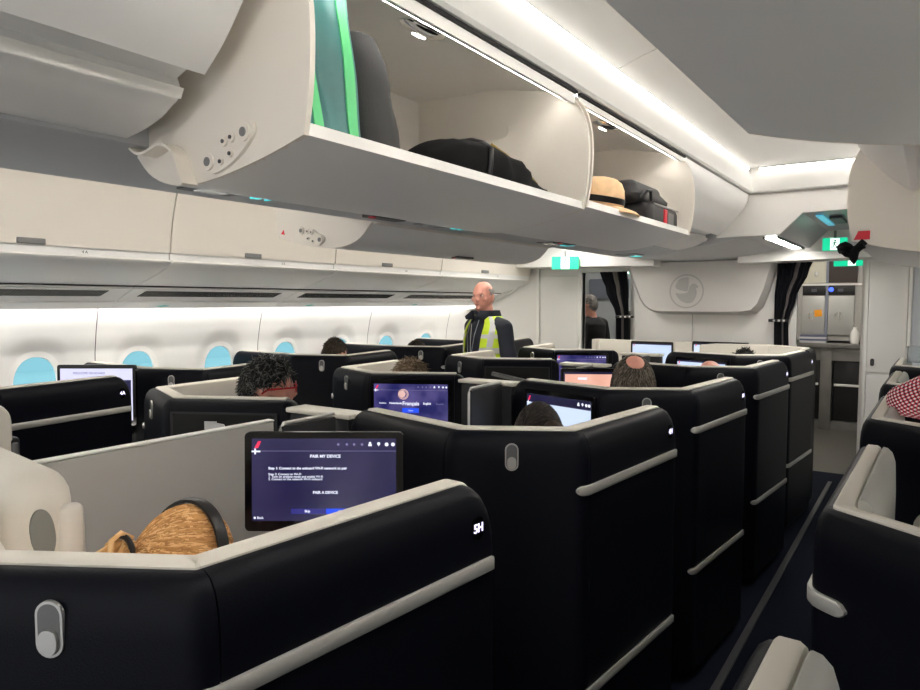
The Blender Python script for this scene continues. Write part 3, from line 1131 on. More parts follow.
    if cushion:
        path = resample(cut_path(full, sd + 0.05, T - 0.01), 0.12)
        ep = path[-1]
        path = path[:-1] + [path[-2].lerp(ep, math.sin(PI / 2 * q / 8)) for q in range(1, 9)]
        q0 = 0.1005 * wk
        sec = [(q0, 0.80), (q0, 1.222), (q0 + 0.003, 1.226), (q0 + 0.012, 1.224), (q0 + 0.022, 1.214), (q0 + 0.028, 1.195), (q0 + 0.030, 1.15), (q0 + 0.030, 0.80)]
        bm = B()
        sweep(bm, path, sec, side, end_drop=0.06, ztop=1.10)
        obj('side_cushion', bm, mat('pale_grey_leather', (0.40, 0.40, 0.375), 0.5, bump=0.15, scale=380), t, world=False)
    return full


def digits(t, pts, side, s):
    for ch in t.children:
        if ch.name.startswith('number_display'):
            P = [Vector(p) for p in pts]
            d2 = (P[3] - P[2]).normalized()
            n2 = Vector((d2.y, -d2.x)) * side
            p2 = P[3] - d2 * 0.048
            bm = B()
            put_text(bm, s, 0.024, frame_mat((p2.x + n2.x * .0022, p2.y + n2.y * .0022, 1.142), (n2.x, n2.y, 0)), bold=True)
            obj('seat_number', bm, DIGIT, ch, world=False, smooth=0)


HP = [(-0.830, -0.050), (-0.320, -0.185), (0, 0), (0.056, 0.63)]
EP = [(0.83, 0.075), (0.385, -0.155), (0, 0), (-0.05, 0.60)]
AP = [(-1.08, -0.10), (-0.40, -0.15), (0, 0), (-0.095, 0.63)]
LP = [(1.05, -0.12), (0.34, -0.23), (0, 0), (0.012, 0.70)]


def make_row(nm, pts, side, spots, **kw):
    res = []
    proto = None
    for (x, y, lab, num) in spots:
        if proto is None:
            t = thing('seat_suite', lab, 'airline seat', (x, y, 0), group=nm)
            suite_parts(t, pts, side, **kw)
            proto = t
        else:
            t = copy_tree(proto)
            t.location = (x, y, 0)
            t['label'] = lab
        res.append((t, num))
    for t, num in res:
        if num:
            digits(t, pts, side, num)
    return [t for t, n in res]


H = make_row('centre suites beside the near aisle', HP, 1, [
    (0.908, 0.524, 'nearest navy centre suite with cream rim, its door lit 5H', '5H'),
    (0.906, 1.732, 'navy centre suite around the dark-haired passenger with a bun, next ahead of 5H', '4H'),
    (0.908, 2.822, 'navy centre suite around the balding grey-haired passenger', '3H'),
    (0.912, 4.000, 'navy centre suite around the pink bald head, second from the front', '2H'),
    (0.918, 5.03, 'foremost navy centre suite on the near aisle, beside the galley doorway', '1H')])
E_ = make_row('centre suites beside the far aisle', EP, -1, [
    (-1.05, 0.50, 'centre suite on the far aisle whose cream door lining shows beside the 4A door', None),
    (-1.05, 1.63, 'centre suite holding the man with red glasses, cream rim and dark niche', None),
    (-1.05, 2.735, 'centre suite around the grey-blond passenger, backed by the language screen', None),
    (-1.05, 3.80, 'centre suite with a tilted tray in its back, beside the standing man', None),
    (-1.05, 4.80, 'foremost centre suite on the far aisle, backed by a narrow purple screen', None)])
A = make_row('window suites under the round windows', AP, 1, [
    (-1.445, 1.235, 'navy window suite with the door marked 4A below the round windows', '4A'),
    (-1.455, 2.22, 'navy window suite with coat hook, behind the man with red glasses', None),
    (-1.50, 3.36, 'navy window suite with coat hook, behind the brown-haired head by the window', None),
    (-1.50, 4.45, 'navy window suite whose rim shows just aft of the standing man', None),
    (-1.50, 5.50, 'navy window suite forward of the standing man, nearest the bulkhead', None)])
L_ = make_row('window suites on the near side', LP, -1, [
    (1.505, 0.125, 'nearest window-side suite, only its rounded cream door cushion showing', None),
    (1.512, 1.332, 'large navy suite with pale padded door and curved silver rail', None),
    (1.502, 2.457, 'navy suite beside the red checked sleeve', None),
    (1.494, 3.55, 'pale-cushioned navy suite just ahead of the red checked sleeve', None),
    (1.488, 4.61, 'foremost navy window-side suite, with the clear box standing on it', None)], cushion=True, rail_lead=0.10, hook=False, wk=0.62)

bm = B()
box(bm, -1.075, -1.0, 1.095, 1.135, 0.995, 1.10, 0.012, 3)
hp_ = obj('door_pull', bm, BLACK, E_[0])
bm = B()
box(bm, -1.06, -0.994, 1.105, 1.128, 1.012, 1.083, 0.008, 3)
obj('pull_inset', bm, MGREY, hp_)

bm = B()
box(bm, 1.655, 1.95, 1.62, 1.93, 0.70, 1.105, 0.045, 5)
obj('side_bolster', bm, CREAM, L_[1])

# the numbered suite in front: its raised headrest with a grey oval hinge cover
for ch in list(H[0].children):
    if ch.name.startswith('headrest'):
        bpy.data.objects.remove(ch)
bm = B()
box(bm, -0.01, 0.338, 0.535, 0.67, 1.00, 1.285, 0.055, 6)
for v in bm.verts:
    if v.co.x > 0.23 and v.co.z > 1.2:
        v.co.z -= (v.co.x - 0.23) * 0.35
h = obj('headrest', bm, CREAM, H[0])
bm = B()
M = frame_mat((0.3365, 0.597, 1.155), (1, 0, 0)) @ Matrix.Rotation(0.12, 4, 'Z')
plate(bm, superell(0.021, 0.047, 30, 2.2), M, -0.006, 0.004)
obj('hinge_cover', bm, mat('hinge_grey', (0.20, 0.20, 0.185), 0.4), h)
bm = B()
box(bm, 0.318, 0.354, 0.625, 0.672, 0.92, 1.20, 0.018, 4)
obj('headrest_wing', bm, mat('cream_plastic', (0.66, 0.62, 0.56), 0.35), h)

# centre consoles with cream tops joining the two seat columns, dividers
for k, (yh, ye) in enumerate(((1.732, 1.67), (2.822, 2.775), (4.0, 3.84), (5.03, 4.84))):
    lab = ['between the red-glasses suite and the bun passenger suite', 'between the language screen and the balding passenger suite', 'behind the peach-lit monitor', 'foremost of the row, near the front monument'][k]
    t = thing('centre_console', 'cream-topped dark console ' + lab, 'console', (-0.05, yh, 0), group='consoles between the centre suites')
    bm = B()
    y0 = (yh + ye) / 2 + 0.02
    box(bm, -0.222, 0.066, y0 - 0.03, y0 + 0.055, 0.0, 1.183, 0.01, 2)
    obj('body', bm, NAVYD, t)
    bm = B()
    box(bm, -0.235, 0.075, y0 - 0.038, y0 + 0.06, 1.184, 1.202, 0.006, 3)
    obj('top', bm, CREAM, t)
t = thing('privacy_divider', 'large grey privacy panel between the two nearest centre seats', 'divider', (0, 1.0, 0))
bm = B()
box(bm, -0.012, 0.012, 0.30, 1.42, 0.0, 1.213, 0.004, 2)
obj('panel', bm, GREYP, t)
bm = B()
box(bm, -0.014, 0.014, 0.30, 1.42, 1.2135, 1.219, 0.002, 2)
obj('edge_trim', bm, TRIMW, t)
for k, (y0, y1) in enumerate(((1.44, 1.67), (2.50, 2.765), (3.60, 3.83), (4.62, 4.83))):
    lab = ['at the end of the large grey panel', 'beside the language screen', 'beside the peach-lit monitor', 'beside the narrow purple screen'][k]
    t = thing('privacy_divider', 'dark retracted divider with thin metal edge ' + lab, 'divider', (0, y0, 0), group='retracted dividers')
    bm = B()
    box(bm, 0.006, 0.032, y0, y1, 0.0, 1.196, 0.006, 2)
    obj('panel', bm, NAVYD, t)
    bm = B()
    tube(bm, [(0.019, y0, 0.6), (0.019, y0 - 0.002, 1.18), (0.019, y0 + 0.012, 1.203), (0.019, y1, 1.205)], 0.006, 8)
    obj('edge_trim', bm, METAL, t)
# floor-level foot of the centre suites (seat track covers)

# front monument with cream inner lining wrapping the first row
t = thing('front_wall_unit', 'low cream-lined front wall ahead of the first centre row, with two monitors', 'partition', (0, 6.2, 0))
fp = [Vector(p) for p in ((0.955, 5.72), (0.955, 6.02), (0.60, 6.27), (-1.0, 6.32), (-1.05, 6.22))]
fp = round_path(fp, [0, 0.10, 0.12, 0.03, 0], 6)
bm = B()
sweep(bm, fp, [(o, z) for o, z in DARK], 1)
obj('shell', bm, NAVY, t)
bm = B()
sweep(bm, fp, [(o, z) for o, z in LINER], 1)
obj('liner', bm, CREAM, t)
FRONT = t


# ---------------------------------------------------------------- monitors
def quad(bm, M, x0, x1, y0, y1, z):
    bm.faces.new([bm.verts.new(M @ Vector(p)) for p in ((x0, y0, z), (x1, y0, z), (x1, y1, z), (x0, y1, z))])


def disc(bm, M, x, y, r, z, n=12, sx=1):
    bm.faces.new([bm.verts.new(M @ Vector((x + sx * r * math.cos(2 * PI * k / n), y + r * math.sin(2 * PI * k / n), z))) for k in range(n)])


def screen_mat(name, a, b, strength=1.0, sc=5.0):
    m = bpy.data.materials.new(name)
    m.use_nodes = True
    nt = m.node_tree
    bs = nt.nodes['Principled BSDF']
    bs.inputs['Base Color'].default_value = (0.005, 0.005, 0.006, 1)
    bs.inputs['Roughness'].default_value = 0.25
    tc = nt.nodes.new('ShaderNodeTexCoord')
    n = nt.nodes.new('ShaderNodeTexNoise')
    n.inputs['Scale'].default_value = sc
    r = nt.nodes.new('ShaderNodeValToRGB')
    r.color_ramp.elements[0].color = (*a, 1)
    r.color_ramp.elements[1].color = (*b, 1)
    r.color_ramp.elements[0].position = 0.35
    r.color_ramp.elements[1].position = 0.65
    nt.links.new(tc.outputs['Object'], n.inputs['Vector'])
    nt.links.new(n.outputs['Fac'], r.inputs['Fac'])
    nt.links.new(r.outputs['Color'], bs.inputs['Emission Color'])
    bs.inputs['Emission Strength'].default_value = strength
    return m


SCN = screen_mat('screen_navy', srgb(30, 29, 74), srgb(54, 50, 88), 0.5, 6)
SCP = screen_mat('screen_purple', srgb(30, 30, 85), srgb(84, 76, 128), 0.70, 9)
SCB = screen_mat('screen_paleblue', srgb(170, 190, 225), srgb(195, 210, 235), 0.72, 3)
SCK = screen_mat('screen_dark', srgb(18, 18, 40), srgb(34, 32, 62), 0.9, 4)
SCO = screen_mat('screen_peach', srgb(216, 158, 138), srgb(232, 178, 158), 0.70, 6)
SCL = screen_mat('screen_lavender', srgb(205, 205, 235), srgb(222, 222, 245), 0.72, 4)
UIW = mat('ui_white', (0.02, 0.02, 0.02), 0.4, emit=(srgb(225, 228, 245), 0.72))
UID = mat('ui_dim', (0.02, 0.02, 0.02), 0.4, emit=(srgb(105, 100, 140), 0.7))
UIB = mat('ui_blue', (0.02, 0.02, 0.02), 0.4, emit=(srgb(20, 70, 225), 0.75))
UIBD = mat('ui_deep_blue', (0.02, 0.02, 0.02), 0.4, emit=(srgb(32, 30, 110), 0.75))
UIR = mat('ui_red', (0.02, 0.02, 0.02), 0.4, emit=(srgb(225, 40, 85), 0.7))
UIP = mat('ui_peach', (0.02, 0.02, 0.02), 0.4, emit=(srgb(206, 168, 160), 0.75))


def monitor(parent, center, normal, w, h, kind, arm=None, label=None, up=(0, 0, 1), bez=(0.016, 0.016, 0.020, 0.026)):
    """screen area w x h inside a black bezel; all written in scene metres"""
    M = frame_mat(center, normal, up)
    bm = B()
    W, Hh = w + bez[0] * 2, h + bez[2] + bez[3]
    cy = (bez[2] - bez[3]) / 2
    plate(bm, rrect(W, Hh, 0.012), M @ Matrix.Translation((0, cy, 0)), -0.018, 0.0)
    mo = obj('monitor', bm, BLACKG, parent, smooth=30)
    if label:
        mo['label'] = label
    bm = B()
    quad(bm, M, -w / 2, w / 2, -h / 2, h / 2, 0.0006)
    obj('screen', bm, {'pair': SCN, 'lang': SCP, 'pale': SCB, 'peach': SCK, 'purple': SCP, 'lavender': SCL, 'bright': SCB}[kind], mo, smooth=0, recalc=False)
    if arm:
        bm = B()
        tube(bm, arm, 0.022, 12)
        obj('monitor_arm', bm, BLACK, mo)
    z = 0.0014
    X = lambda u: (u - 0.5) * w
    Y = lambda v: (0.5 - v) * h
    white, dim, red = B(), B(), B()

    def bar_icons(y=0.07, s=1.0, dimicons=True):
        r = h * 0.021 * s
        # traveller, pin, disc, ring
        disc(white, M, X(0.82), Y(y) + r * 0.7, r * 0.75, z)
        quad(white, M, X(0.82) - r, X(0.82) + r, Y(y) - r, Y(y) + r * 0.1, z)
        disc(white, M, X(0.88), Y(y) + r * 0.4, r * 0.9, z)
        white.faces.new([white.verts.new(M @ Vector(p)) for p in ((X(0.88) - r * .6, Y(y), z), (X(0.88), Y(y) - r * 1.2, z), (X(0.88) + r * .6, Y(y), z))])
        disc(white, M, X(0.935), Y(y), r * 1.1, z)
        disc(white, M, X(0.985) - r * 0.5, Y(y), r * 1.1, z)
        if dimicons:
            for u in (0.60, 0.66, 0.71, 0.765):
                disc(dim, M, X(u), Y(y), r * 0.8, z)
        quad(dim, M, X(0.06), X(1.0), Y(0.15) - 0.0006, Y(0.15) + 0.0006, z)
        # red slanted mark with a small white plane under it
        red.faces.new([red.verts.new(M @ Vector(p)) for p in ((X(0.018), Y(0.115), z), (X(0.045), Y(0.115), z), (X(0.066), Y(0.03), z), (X(0.045), Y(0.03), z))])
        quad(white, M, X(0.0), X(0.06), Y(0.165), Y(0.145), z)
        quad(white, M, X(0.018), X(0.03), Y(0.19), Y(0.12), z)

    if kind in ('pair', 'lang', 'purple'):
        bar_icons()
    T = lambda s, u, v, sz, al='CENTER', bmx=None, bold=False: put_text(white if bmx is None else bmx, s, sz, M @ Matrix.Translation((X(u), Y(v), z)), al, bold)
    if kind == 'pair':
        T('PAIR MY DEVICE', 0.51, 0.215, 0.0105, bold=True)
        T('Step 1: Connect to the onboard Wi-Fi network to pair', 0.115, 0.36, 0.0088, 'LEFT', bold=True)
        T('Step 2: Connect to Wi-Fi', 0.115, 0.432, 0.0080, 'LEFT')
        T('1. Turn on airplane mode and enable Wi-Fi', 0.115, 0.462, 0.0078, 'LEFT')
        T('2. Connect to the network Wi-Fi onboard', 0.115, 0.492, 0.0078, 'LEFT')
        T('PAIR A DEVICE', 0.51, 0.655, 0.0095, bold=True)
        b = B()
        quad(b, M, X(0.27), X(0.515), Y(0.915), Y(0.85), 0.0010)
        obj('screen_button', b, UIBD, mo, smooth=0, recalc=False)
        b = B()
        quad(b, M, X(0.515), X(0.745), Y(0.915), Y(0.85), 0.0010)
        obj('screen_button', b, UIB, mo, smooth=0, recalc=False)
        T('Skip', 0.385, 0.882, 0.0085, bold=True)
        T('Next', 0.625, 0.882, 0.0085, bold=True)
        T('Back', 0.035, 0.962, 0.0085, 'LEFT')
        disc(white, M, X(0.02), Y(0.962), 0.003, z)
    if kind == 'lang':
        T('Français', 0.50, 0.475, 0.026, bold=True)
        T('Nederlands', 0.295, 0.47, 0.0135, bold=True)
        T('English', 0.72, 0.47, 0.0145, bold=True)
        T('Italiano', 0.12, 0.47, 0.012, bmx=white)
        T('Español', 0.89, 0.475, 0.012, bmx=dim)
        b = B()
        quad(b, M, X(0.385), X(0.61), Y(0.70), Y(0.585), 0.0010)
        obj('screen_button', b, UIB, mo, smooth=0, recalc=False)
        T('Next', 0.50, 0.645, 0.011)
        b = B()
        for k in range(26):                      # wire globe of short arcs
            a = 2 * PI * k / 26
            r = 0.027 if k % 2 else 0.021
            cx, cy = X(0.40), Y(0.25)
            t0, t1 = a, a + 0.55
            b.faces.new([b.verts.new(M @ Vector((cx + q * math.cos(s), cy + q * math.sin(s), z))) for q, s in ((r, t0), (r, t1), (r * .86, t1), (r * .86, t0))])
        disc(b, M, X(0.385), Y(0.245), 0.017, z, 16)
        obj('screen_globe', b, UIP, mo, smooth=0, recalc=False)
    if kind == 'purple':
        quad(white, M, X(0.38), X(0.60), Y(0.30), Y(0.27), z)
    if kind == 'pale':
        b = B()
        quad(b, M, -w / 2, w / 2, Y(0.13), Y(0.0), 0.0010)
        b.faces.new([b.verts.new(M @ Vector(p)) for p in ((X(0.0), Y(0.13), .001), (X(1), Y(0.13), .001), (X(1), Y(0.16), .001), (X(0.0), Y(0.15), .001))])
        obj('screen_bar', b, SCK, mo, smooth=0, recalc=False)
        bar_icons(0.075, 1.2, False)
    if kind == 'peach':
        b = B()
        quad(b, M, X(0.02), X(0.98), Y(0.52), Y(0.06), 0.0010)
        for cx in (0.42, 0.70):
            disc(b, M, X(cx), Y(0.80), 0.032, 0.0010, 20)
        obj('screen_picture', b, SCO, mo, smooth=0, recalc=False)
        quad(white, M, X(0.22), X(0.36), Y(0.21), Y(0.15), z)
        quad(white, M, X(0.18), X(0.30), Y(0.42), Y(0.36), z)
    if kind == 'lavender':
        b = B()
        quad(b, M, X(0.84), X(0.98), Y(0.97), Y(0.22), 0.0010)
        obj('screen_sidebar', b, SCN, mo, smooth=0, recalc=False)
        T('WELCOME ON BOARD', 0.40, 0.09, 0.016, bmx=dim)
    if kind == 'bright':
        b = B()
        quad(b, M, X(0.0), X(1.0), Y(0.05), Y(0.0), 0.0010)
        obj('screen_bar', b, SCK, mo, smooth=0, recalc=False)
        red.faces.new([red.verts.new(M @ Vector(p)) for p in ((X(0.02), Y(0.12), z), (X(0.045), Y(0.12), z), (X(0.06), Y(0.03), z), (X(0.045), Y(0.03), z))])
    for b, nm, mm in ((white, 'screen_text', UIW), (dim, 'screen_rule', UID), (red, 'screen_mark', UIR)):
        if len(b.verts):
            obj(nm, b, mm, mo, smooth=0, recalc=False)
        else:
            b.free()
    return mo


fw = Vector((0.5615, -0.827, 0.06)).normalized()
mo = monitor(H[1], (0.434, 1.214, 1.137), (0.5615, -0.827, 0.05), 0.360, 0.206, 'pair', bez=(0.018, 0.018, 0.016, 0.026), arm=[(0.36, 1.27, 1.02), (0.36, 1.31, 0.90), (0.34, 1.45, 0.86), (0.33, 1.66, 0.86)], label='swung-out monitor with a navy pairing page')
# on the back of the grey-blond passenger's suite
d = Vector((EP[1][0] - EP[0][0], EP[1][1] - EP[0][1])).normalized()


def on_back(t, pts, side, frac, z, off=0.02):
    P = [Vector(p) for p in pts]
    d = (P[1] - P[0]).normalized()
    n = Vector((d.y, -d.x)) * side
    p = P[0].lerp(P[1], frac) + n * off
    return (p.x + t.location.x, p.y + t.location.y, z), (n.x, n.y, 0)


c, n = on_back(E_[2], EP, -1, 0.52, 1.072)
monitor(E_[2], c, n, 0.372, 0.205, 'lang', label='lit purple language screen')
c, n = on_back(H[2], HP, 1, 0.56, 1.05)
monitor(H[2], c, n, 0.36, 0.24, 'pale', label='pale blue lit screen with dark top bar')
c, n = on_back(E_[4], EP, -1, 0.55, 1.085)
monitor(E_[4], c, n, 0.36, 0.20, 'purple', label='narrow lit purple screen')
c, n = on_back(H[4], HP, 1, 0.56, 1.06)
monitor(H[4], c, n, 0.36, 0.22, 'bright', label='pale screen facing the pink bald head')
monitor(H[3], (0.185, 3.50, 1.10), (0.50, -0.86, 0.03), 0.35, 0.20, 'peach', arm=[(0.20, 3.53, 0.99), (0.20, 3.60, 0.90), (0.22, 3.88, 0.88)], label='swung-out monitor with a peach-toned page')
monitor(A[1], (-1.895, 1.885, 1.10), (0.5615, -0.827, 0.03), 0.375, 0.27, 'lavender', arm=[(-1.9, 1.93, 0.99), (-1.9, 1.98, 0.9), (-1.9, 2.10, 0.88)], label='bright lavender window-seat screen')
monitor(FRONT, (-0.42, 6.19, 1.10), (0.0, -1, 0.0), 0.36, 0.20, 'bright', label='pale front-wall screen nearer the far aisle')
monitor(FRONT, (0.18, 6.19, 1.115), (0.0, -1, 0.0), 0.44, 0.20, 'bright', label='pale front-wall screen before the dark-haired head')

# dark niche with a folded card and a tablet edge in the back of the red-glasses suite; tray in the one beside the standing man
for t, w0 in ((E_[1], 0.52), (E_[3], 0.52)):
    c, n = on_back(t, EP, -1, 0.52, 1.02, 0.004)
    M = frame_mat(c, n)
    bm = B()
    plate(bm, rrect(0.40, 0.30, 0.02), M, -0.002, 0.002)
    f = obj('niche', bm, GAP, t)
    bm = B()
    for a in ((-0.205, -0.195, -0.155, 0.155), (0.195, 0.205, -0.155, 0.155), (-0.205, 0.205, 0.150, 0.158)):
        quad(bm, M, a[0], a[1], a[2], a[3], 0.004)
    obj('niche_frame', bm, NAVYD, f, recalc=False)
c, n = on_back(E_[1], EP, -1, 0.55, 1.07, 0.012)
M = frame_mat(c, n)
bm = B()
prism(bm, [(-0.055, -0.075), (-0.008, -0.075), (-0.008, 0.075), (-0.055, 0.075)], 0.0, 0.002, axis='z')
prism(bm, [(-0.008, -0.065), (0.02, -0.06), (0.045, 0.01), (0.02, 0.065), (-0.008, 0.07)], 0.0, 0.004, axis='z')
bm.transform(M)
tag(obj('folded_card', bm, mat('card_white', (0.62, 0.62, 0.62), 0.6)), 'folded white card in the dark niche behind the red-glasses man', 'card')
c, n = on_back(E_[3], EP, -1, 0.5, 1.10, 0.05)
M = frame_mat(c, n) @ Matrix.Rotation(-0.22, 4, 'Z')
bm = B()
plate(bm, rrect(0.34, 0.022, 0.008), M, -0.03, 0.02)
tr_ = obj('tray_table', bm, MGREY, E_[3])
bm = B()
plate(bm, rrect(0.11, 0.075, 0.004), frame_mat(c, n) @ Matrix.Translation((0.03, -0.065, 0)), -0.02, -0.016)
tag(obj('paper_slip', bm, mat('card_white', (0.62, 0.62, 0.62), 0.6)), 'small pale paper slip under the tilted tray by the standing man', 'paper')
# white paper lying inside the red-glasses suite
bm = B()
prism(bm, [(-0.80, 1.66), (-0.55, 1.60), (-0.50, 1.84), (-0.74, 1.92)], 1.10, 1.12, axis='z')
tag(obj('paper_bag', bm, mat('paper_white', (0.66, 0.65, 0.62), 0.7)), 'white paper bag lying inside the suite of the red-glasses man', 'bag')
# ---------------------------------------------------------------- bulkhead furniture
t = thing('bulkhead_pod', 'protruding pale grey panel with round winged emblem on the front bulkhead', 'panel', (-0.08, 6.3, 1.5))
front = [(-0.655, 1.935), (-0.645, 1.92), (-0.60, 1.80), (-0.53, 1.62), (-0.49, 1.555), (-0.43, 1.512), (-0.33, 1.497), (0.33, 1.497), (0.42, 1.512), (0.47, 1.565), (0.52, 1.70), (0.57, 1.90), (0.58, 1.935)]
bm = B()
tt = bmesh.new()
a = [tt.verts.new((x, 6.19, z)) for x, z in front]
b = [tt.verts.new((x * 1.06 - 0.002, 6.26, z - 0.012)) for x, z in front]
c2 = [tt.verts.new((x * 1.03, 6.398, z - 0.03)) for x, z in front]
n = len(front)
tt.faces.new(a)
for i in range(n):
    j = (i + 1) % n
    tt.faces.new((a[i], a[j], b[j], b[i]))
    tt.faces.new((b[i], b[j], c2[j], c2[i]))
merge(bm, tt)
obj('body', bm, mat('pod_grey', (0.52, 0.505, 0.49), 0.45), t, smooth=30)  # wall tone greyed to put the pod's shade into its colour
EMB = mat('emblem_grey', (0.36, 0.35, 0.34), 0.45)
M = frame_mat((-0.115, 6.189, 1.675), (0, -1, 0))
bm = B()
R0, R1 = 0.138, 0.151
nn = 48
for k in range(nn):
    a0, a1 = 2 * PI * k / nn, 2 * PI * (k + 1) / nn
    bm.faces.new([bm.verts.new(M @ Vector((r * math.cos(q), r * math.sin(q), 0.002))) for r, q in ((R1, a0), (R1, a1), (R0, a1), (R0, a0))])


def emb(poly, z=0.0025):
    tq = bmesh.new()
    prism(tq, [(x * 0.130, y * 0.130) for x, y in poly], 0.0, z, axis='z')
    merge(bm, tq, M=M)


# wing, chest with head, curled tail
emb(smooth_poly([(-0.55, 0.78), (-0.30, 0.90), (0.02, 0.93), (0.12, 0.88), (0.12, 0.30), (0.05, 0.0), (-0.20, 0.02), (-0.50, 0.10), (-0.72, 0.22), (-0.74, 0.42), (-0.62, 0.62)], 3))
emb(smooth_poly([(0.20, 0.32), (0.42, 0.52), (0.62, 0.46), (0.80, 0.30), (0.72, 0.22), (0.62, 0.20), (0.68, -0.05), (0.62, -0.40), (0.40, -0.74), (0.05, -0.82), (-0.35, -0.66), (-0.62, -0.38), (-0.74, -0.12), (-0.40, -0.16), (-0.05, -0.12), (0.10, -0.05)], 3))
obj('winged_emblem', bm, EMB, t, smooth=0)
bm = B()
box(bm, -0.118, -0.112, 6.393, 6.3995, 0, 1.49)
struct('trim_8', bm, mat('seam_grey', (0.4, 0.39, 0.38), 0.5))


def curtain(name, label, rows, band_u, loc, tie_z, tie):
    """hanging cloth: rows of (z, x0, x1); folds run down it"""
    t = thing(name, label, 'curtain', loc)
    bm = B()
    nu = 60
    R = []
    for z, x0, x1 in rows:
        r = []
        for k in range(nu + 1):
            u = k / nu
            amp = 0.016 + 0.02 * (abs(x1 - x0))
            y = loc[1] + amp * math.sin(u * 2 * PI * 5.5 + 0.6 * math.sin(z * 3)) + 0.012 * math.sin(u * 2 * PI * 2.3 + z * 2)
            r.append(bm.verts.new((x0 + (x1 - x0) * u, y, z)))
        R.append(r)
    for i in range(len(R) - 1):
        for k in range(nu):
            f = bm.faces.new((R[i][k], R[i][k + 1], R[i + 1][k + 1], R[i + 1][k]))
            f.material_index = 1 if band_u[0] <= (k + .5) / nu <= band_u[1] else 0
    bmesh.ops.solidify(bm, geom=bm.faces[:], thickness=0.004)
    obj('cloth', bm, [CURT, CURTB], t, smooth=60)
    bm = B()
    box(bm, tie[0], tie[1], loc[1] - 0.075, loc[1] - 0.055, tie_z - 0.012, tie_z + 0.012, 0.004)
    box(bm, tie[0], tie[0] + 0.02, loc[1] - 0.06, loc[1] + 0.06, tie_z - 0.012, tie_z + 0.012, 0.004)
    tb = obj('tie_strap', bm, BLACK, t)
    bm = B()
    for q in (0.3, 0.55, 0.8):
        xx = tie[0] + (tie[1] - tie[0]) * q
        box(bm, xx - 0.008, xx + 0.008, loc[1] - 0.078, loc[1] - 0.074, tie_z - 0.008, tie_z + 0.008)
    obj('strap_snap', bm, METAL, tb)
    return t


def zrows(ctrl, n=26):
    out = []
    z0, z1 = ctrl[0][0], ctrl[-1][0]
    for i in range(n + 1):
        z = z0 + (z1 - z0) * i / n
        for a, b in zip(ctrl, ctrl[1:]):
            if a[0] >= z >= b[0]:
                s = (a[0] - z) / max(a[0] - b[0], 1e-6)
                s = s * s * (3 - 2 * s)
                out.append((z, a[1] + (b[1] - a[1]) * s, a[2] + (b[2] - a[2]) * s))
                break
    return out


curtain('bundled_curtain', 'dark curtain with a grey band tied back beside the galley ovens', zrows([(1.93, 0.60, 0.875), (1.84, 0.60, 0.84), (1.62, 0.585, 0.75), (1.42, 0.585, 0.695), (1.0, 0.59, 0.71), (0.05, 0.59, 0.72)]), (0.55, 0.66), (0.70, 6.33, 1.0), 1.425, (0.55, 0.70))
curtain('bundled_curtain', 'dark curtain tied back in the doorway of the dark-clothed traveller', zrows([(1.87, -0.985, -0.715), (1.7, -0.92, -0.70), (1.45, -0.82, -0.695), (1.0, -0.81, -0.69), (0.05, -0.82, -0.69)]), (0.50, 0.60), (-0.80, 6.33, 1.0), 1.44, (-0.80, -0.62))


def exit_sign(loc, normal, w, h, label, drop=0.05):
    t = thing('exit_sign', label, 'sign', loc)
    M = frame_mat(loc, normal)
    bm = B()
    plate(bm, rrect(w, h, 0.008), M, -0.015, 0)
    obj('sign_panel', bm, GREEN, t)
    bm = B()
    s = h * 0.92
    quad(bm, M, -s * 0.36, s * 0.36, -s / 2, s / 2, 0.0008)
    obj('pictogram_field', bm, SIGNW, t, smooth=0, recalc=False)
    bm = B()
    k = s
    disc(bm, M, 0.02 * k, 0.30 * k, 0.075 * k, 0.0014, 12)
    for p0, p1, wd in (((0.0, 0.2), (-0.06, -0.06), 0.10), ((-0.02, 0.17), (-0.20, 0.05), 0.05), ((0.0, 0.17), (0.17, 0.08), 0.05), ((-0.05, -0.05), (0.13, -0.16), 0.06), ((0.13, -0.16), (0.12, -0.38), 0.055), ((-0.06, -0.05), (-0.14, -0.25), 0.06), ((-0.14, -0.25), (-0.30, -0.28), 0.05)):
        a, b = Vector(p0) * k, Vector(p1) * k
        d = (b - a).normalized() * wd * k / 2
        q = Vector((-d.y, d.x))
        bm.faces.new([bm.verts.new(M @ Vector((v.x, v.y, 0.0014))) for v in (a - q, b - q, b + q, a + q)])
    obj('running_figure', bm, mat('pictogram_green', srgb(0, 140, 100), 0.5), t, smooth=0, recalc=False)
    bm = B()
    tube(bm, [M @ Vector((0, h / 2, -.008)), M @ Vector((0, h / 2 + drop, -.008))], 0.009, 10)
    obj('hanger', bm, MGREY, t)
    return t


exit_sign((-1.165, 5.92, 1.945), (0.35, -1, 0), 0.25, 0.118, 'green exit sign under the ceiling above the cream door panel')
exit_sign((1.105, 5.50, 1.985), (0.10, -1, 0), 0.155, 0.088, 'green exit sign hanging behind the black strap', 0.05)
exit_sign((-1.47, 8.30, 1.985), (0.3, -1, 0), 0.26, 0.11, 'small green exit sign seen through the doorway with the dark-clothed traveller', 0.4)
exit_sign((1.055, 7.4, 1.965), (0.0, -1, 0), 0.30, 0.10, 'lower green exit sign in front of the galley cupboards', 0.4)

